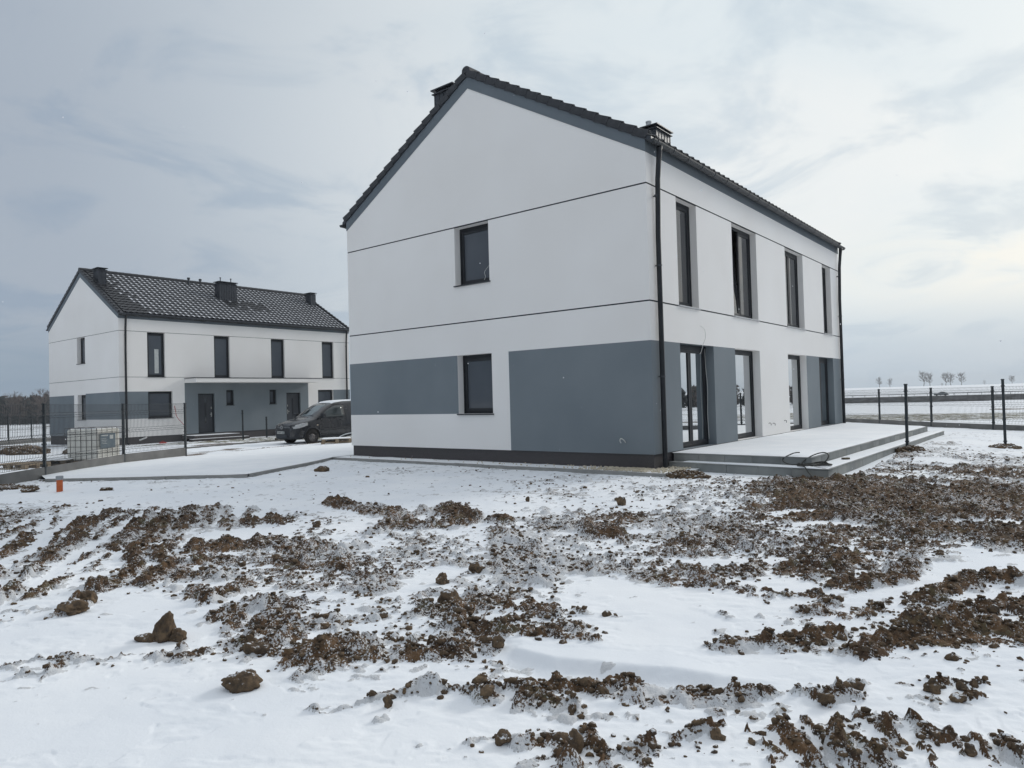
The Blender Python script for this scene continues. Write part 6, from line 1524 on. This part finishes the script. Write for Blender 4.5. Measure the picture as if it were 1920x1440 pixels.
for sg in (1, -1):
    for (a, b) in ((1.55, 2.45), (2.52, 3.5)):
        V = []; n = 6
        for i in range(n + 1):
            x = a + (b - a) * i / n; s = secc(x); V += [(x, sg * (s[4][0] + .012), .93), (x, sg * (s[6][0] + .02), max(.95, s[6][1] - .03))]
        mb = MB(); mb.mesh(V, [(2 * i, 2 * i + 1, 2 * i + 3, 2 * i + 2) for i in range(n)], CGLASS); mb.build('side_window', CR)
    for wx in (.85, 3.5): wheel(CR, wx, sg * .88, .31, .2, sg)
pc = CF + FH * 250 + RH * ((1750 - 960) / 1325 * 250); tpar = (pc - ra).dot(rd); pc = ra + rd * tpar + rn * 5.5
CR.location = (pc.x, pc.y, -2.95 + .6 * float(sm(tpar, -60, 160)) + 1.15); CR.rotation_euler = (0, 0, math.atan2(rd.y, rd.x))

# ------------------------------------------------------------------ trees
def bare_tree(name, h, seed, spread=.42, depth=6, trunk=.22, lean=0.0, mt=BARK, thick=1.0, fork=.28, **kw):
    """trunk with a wandering leader, limbs along it that fill a rounded uneven crown, and forked twigs"""
    r = random.Random(seed); T = empty(name, (0, 0, 0), **kw); tb = MB(); tw = MB(); wdt = h * spread
    P = [Vector((0, 0, -.3))]
    for i in range(9): P.append(P[-1] + Vector((r.uniform(-.03, .03) * h + lean * h * .02, r.uniform(-.03, .03) * h, h * .95 / 9)))
    tb.tube(P, [trunk * (1 - .85 * i / 9) for i in range(10)], mt, 7)
    cx_ = r.uniform(-.05, .05) * h
    nb = 26 if depth > 5 else 14
    for k in range(nb):
        t = fork + (0.93 - fork) * (k + r.uniform(0, .9)) / nb; f = t * 9; i = min(8, int(f)); p = P[i] + (P[i + 1] - P[i]) * (f - i)
        q = (t - fork) / (1 - fork); R = wdt * .5 * math.sqrt(max(.04, 1 - (2 * q - .75) ** 2 / 1.7)) * r.uniform(.65, 1.15)
        a = k * 2.4 + r.uniform(-.5, .5); d = Vector((math.cos(a), math.sin(a), .55 + .8 * q)).normalized(); pts = [p]; n = 4
        for j in range(n): d = (d + Vector((r.uniform(-.2, .2), r.uniform(-.2, .2), r.uniform(-.05, .15)))).normalized(); pts.append(pts[-1] + d * R / n * 1.1)
        r0 = trunk * .32 * (1 - .6 * q); tw.tube(pts, [r0 * (1 - .75 * j / n) for j in range(n + 1)], mt, 4, cap=False)
        for m in range(9 if depth > 5 else 6):
            j = r.choice((1, 2, 2, 3, 3, 4)); d2 = ((pts[j] - pts[j - 1]).normalized() + Vector((r.uniform(-1, 1), r.uniform(-1, 1), r.uniform(-.3, .8))) * .8).normalized(); l2 = R * r.uniform(.25, .5)
            e = pts[j] + d2 * l2 * .5; e2 = e + (d2 + Vector((r.uniform(-.3, .3), r.uniform(-.3, .3), .1))).normalized() * l2 * .5; rr = .012 * thick * h / 10 + .008
            tw.tube([pts[j], e, e2], [rr * 1.5, rr, rr * .7], TWIGM, 3, cap=False)
            for w in range(4):
                b0 = r.choice((e, e2)); d3 = (d2 + Vector((r.uniform(-1, 1), r.uniform(-1, 1), r.uniform(-.5, .8))) * .7).normalized(); tw.tube([b0, b0 + d3 * l2 * r.uniform(.3, .6)], [rr * .9, rr * .5], TWIGM, 3, cap=False)
    tb.build('trunk', T); tw.build('crown', T); return T
def place(px_, depth, dy, off=0.0):
    x, y = to_xy((px_ - 960) / 1325 * depth, depth); return x, y, float(base_z(x, y)) + dy
SP = [(1649, 640, 9.2, 21, .30, 'thin bare tree first from the house on the far horizon'), (1668, 640, 7.6, 22, .34, 'rounder small bare tree second from the house on the horizon'), (1731, 620, 11.5, 23, .42, 'left tree of the widest close pair on the right horizon'), (1743, 625, 10.6, 24, .42, 'right tree of the widest close pair on the right horizon'),
      (1773, 620, 10.4, 25, .42, 'left tree of the group of three on the right horizon'), (1782, 622, 9.6, 26, .4, 'middle tree of the group of three on the right horizon'), (1802, 620, 10.2, 27, .42, 'right tree of the group of three on the right horizon'),
      (1846, 630, 3.8, 28, .5, 'lowest bushy bare tree near the right horizon end'), (1897, 620, 6.2, 29, .5, 'forked bare tree nearest the right edge of the photo'), (1766, 618, 2.4, 30, .5, 'tiny bush at the foot of the group of three trees')]
for (px_, d, h, sd_, spd, lab) in SP:
    x, y, z = place(px_, d, 0)
    t = bare_tree('bare_tree', h, sd_, spd * 1.75, 7 if h > 5 else 5, .22 * h / 10 + .03, thick=2.4, fork=.24 if h > 5 else .08, label=lab, cat='tree', group='bare trees on the far right horizon'); t.location = (x, y, z)
# left: dark wood beyond the field, bare trees standing out of it
def wood(name, p0, p1, n, hmin, hmax, seed, depth_m, label, mix=.12, kind='stuff', leaf=240, size=.7):
    r = np.random.default_rng(seed); VS, FS, MI = [], [], []; off = 0
    A = np.array(p0); B = np.array(p1); dirv = (B - A) / np.linalg.norm(B - A); nn = np.array([-dirv[1], dirv[0]])
    for i in range(n):
        p = A + (B - A) * r.uniform() + nn * r.uniform(0, depth_m); h = r.uniform(hmin, hmax); z0 = float(base_z(p[0], p[1])); con = r.uniform() > mix
        k = leaf; hh = r.uniform(.04, 1, k) ** .8; rad = (1 - hh) * h * .22 + .25 if con else np.sqrt(np.maximum(0, 1 - ((hh - .6) / .5) ** 2)) * h * .24 + .2
        a = r.uniform(0, 6.283, k); q = np.sqrt(r.uniform(.15, 1, k)); c = np.stack([p[0] + rad * q * np.cos(a), p[1] + rad * q * np.sin(a), z0 + hh * h], -1)
        s = size * r.uniform(.5, 1.2, k)[:, None, None] * (1 if con else .55); tri = r.normal(size=(k, 3, 3)) * s; v = c[:, None, :] + tri
        VS.append(v.reshape(-1, 3)); FS.append(np.arange(k * 3).reshape(k, 3) + off); off += 3 * k; MI.append(np.full(k, 0 if con else 1))
    o = np_mesh(name, np.concatenate(VS), np.concatenate(FS), [CONIF, TWIGM], smooth=False, mi=np.concatenate(MI)); tag(o, label, 'wood', kind=kind); return o
wl0 = to_xy((-60 - 960) / 1325 * 300, 300); wl1 = to_xy((260 - 960) / 1325 * 300, 300)
wm0 = to_xy(-1.25 * 290, 290)
wood('distant_wood', wm0, wl1, 620, 8.5, 12.0, 61, 55, 'dark wood of pines beyond the left field')
wood('distant_scrub', wm0, wl1, 260, 3.0, 5.5, 62, 10, 'low brown scrub along the front edge of the wood', mix=.45, size=.4)
for (px_, d, h, sd_, lab) in ((80, 285, 13.6, 71, 'tallest reddish bare tree beside the left house, above the wood'), (70, 290, 12.4, 74, 'bare tree just left of the tallest one above the wood'), (19, 285, 12.6, 72, 'pale thin bare tree rising from the wood at the left edge'), (36, 288, 12.0, 73, 'thin bare tree right of the pale one at the left edge')):
    x, y, z = place(px_, d, 0); t = bare_tree('bare_tree', h, sd_, .62, 7, .22, thick=1.9, fork=.22, label=lab, cat='tree', group='bare trees above the left wood'); t.location = (x, y, z)
# belt of trees far to the right, mirrored in the patio glass
e0 = (95, 190); e1 = (230, 60)
wood('tree_belt', e0, e1, 170, 5, 8, 63, 14, 'dark belt of trees on the right side of the fields', mix=.6)
e2_ = (10, 300)
wood('tree_belt', (20, 330), (95, 190), 110, 5, 7.5, 64, 14, 'dark belt of trees past the road, seen only in window reflections', mix=.6)
# falling snow
VS, FS, off = [], [], 0
Vt, Ft = ico(1)
for i in range(200):
    d = 1.5 + 11 * rng.uniform() ** .7; u = rng.uniform(-.8, .8) * d; z = 1.6 + rng.uniform(-.2, .62) * d
    x, y = to_xy(u, d)
    if z < .2 or (x < .3 and y > -.3): continue
    s = rng.uniform(.0014, .0028); VS.append(Vt * s * np.array([1, 1, 1.1]) + np.array([x, y, z])); FS.append(Ft + off); off += len(Vt)
FLK = mat('snowflake', (.85, .87, .9), .6, (.9, .9, .92), 5)
tag(np_mesh('falling_snow', np.concatenate(VS), np.concatenate(FS), [FLK]), kind='stuff', label='fine snowflakes falling in front of the house', cat='snowflakes')

# thin winter haze over the fields
mb = MB(); mb.box(-900, 700, -500, 1350, -48, 16.5, SNOWM); hz = mb.build('haze'); hz.data.materials.clear()
hm = bpy.data.materials.new('winter_haze'); hm.use_nodes = True; hn = hm.node_tree; hn.nodes.clear()
ho = hn.nodes.new('ShaderNodeOutputMaterial'); hv = hn.nodes.new('ShaderNodeVolumePrincipled'); hv.inputs['Color'].default_value = (.86, .90, .95, 1); hv.inputs['Density'].default_value = .00035; hv.inputs['Anisotropy'].default_value = .2
hn.links.new(hv.outputs[0], ho.inputs['Volume']); hz.data.materials.append(hm); tag(hz, kind='stuff', label='thin pale winter haze over the fields', cat='haze')
print('done')
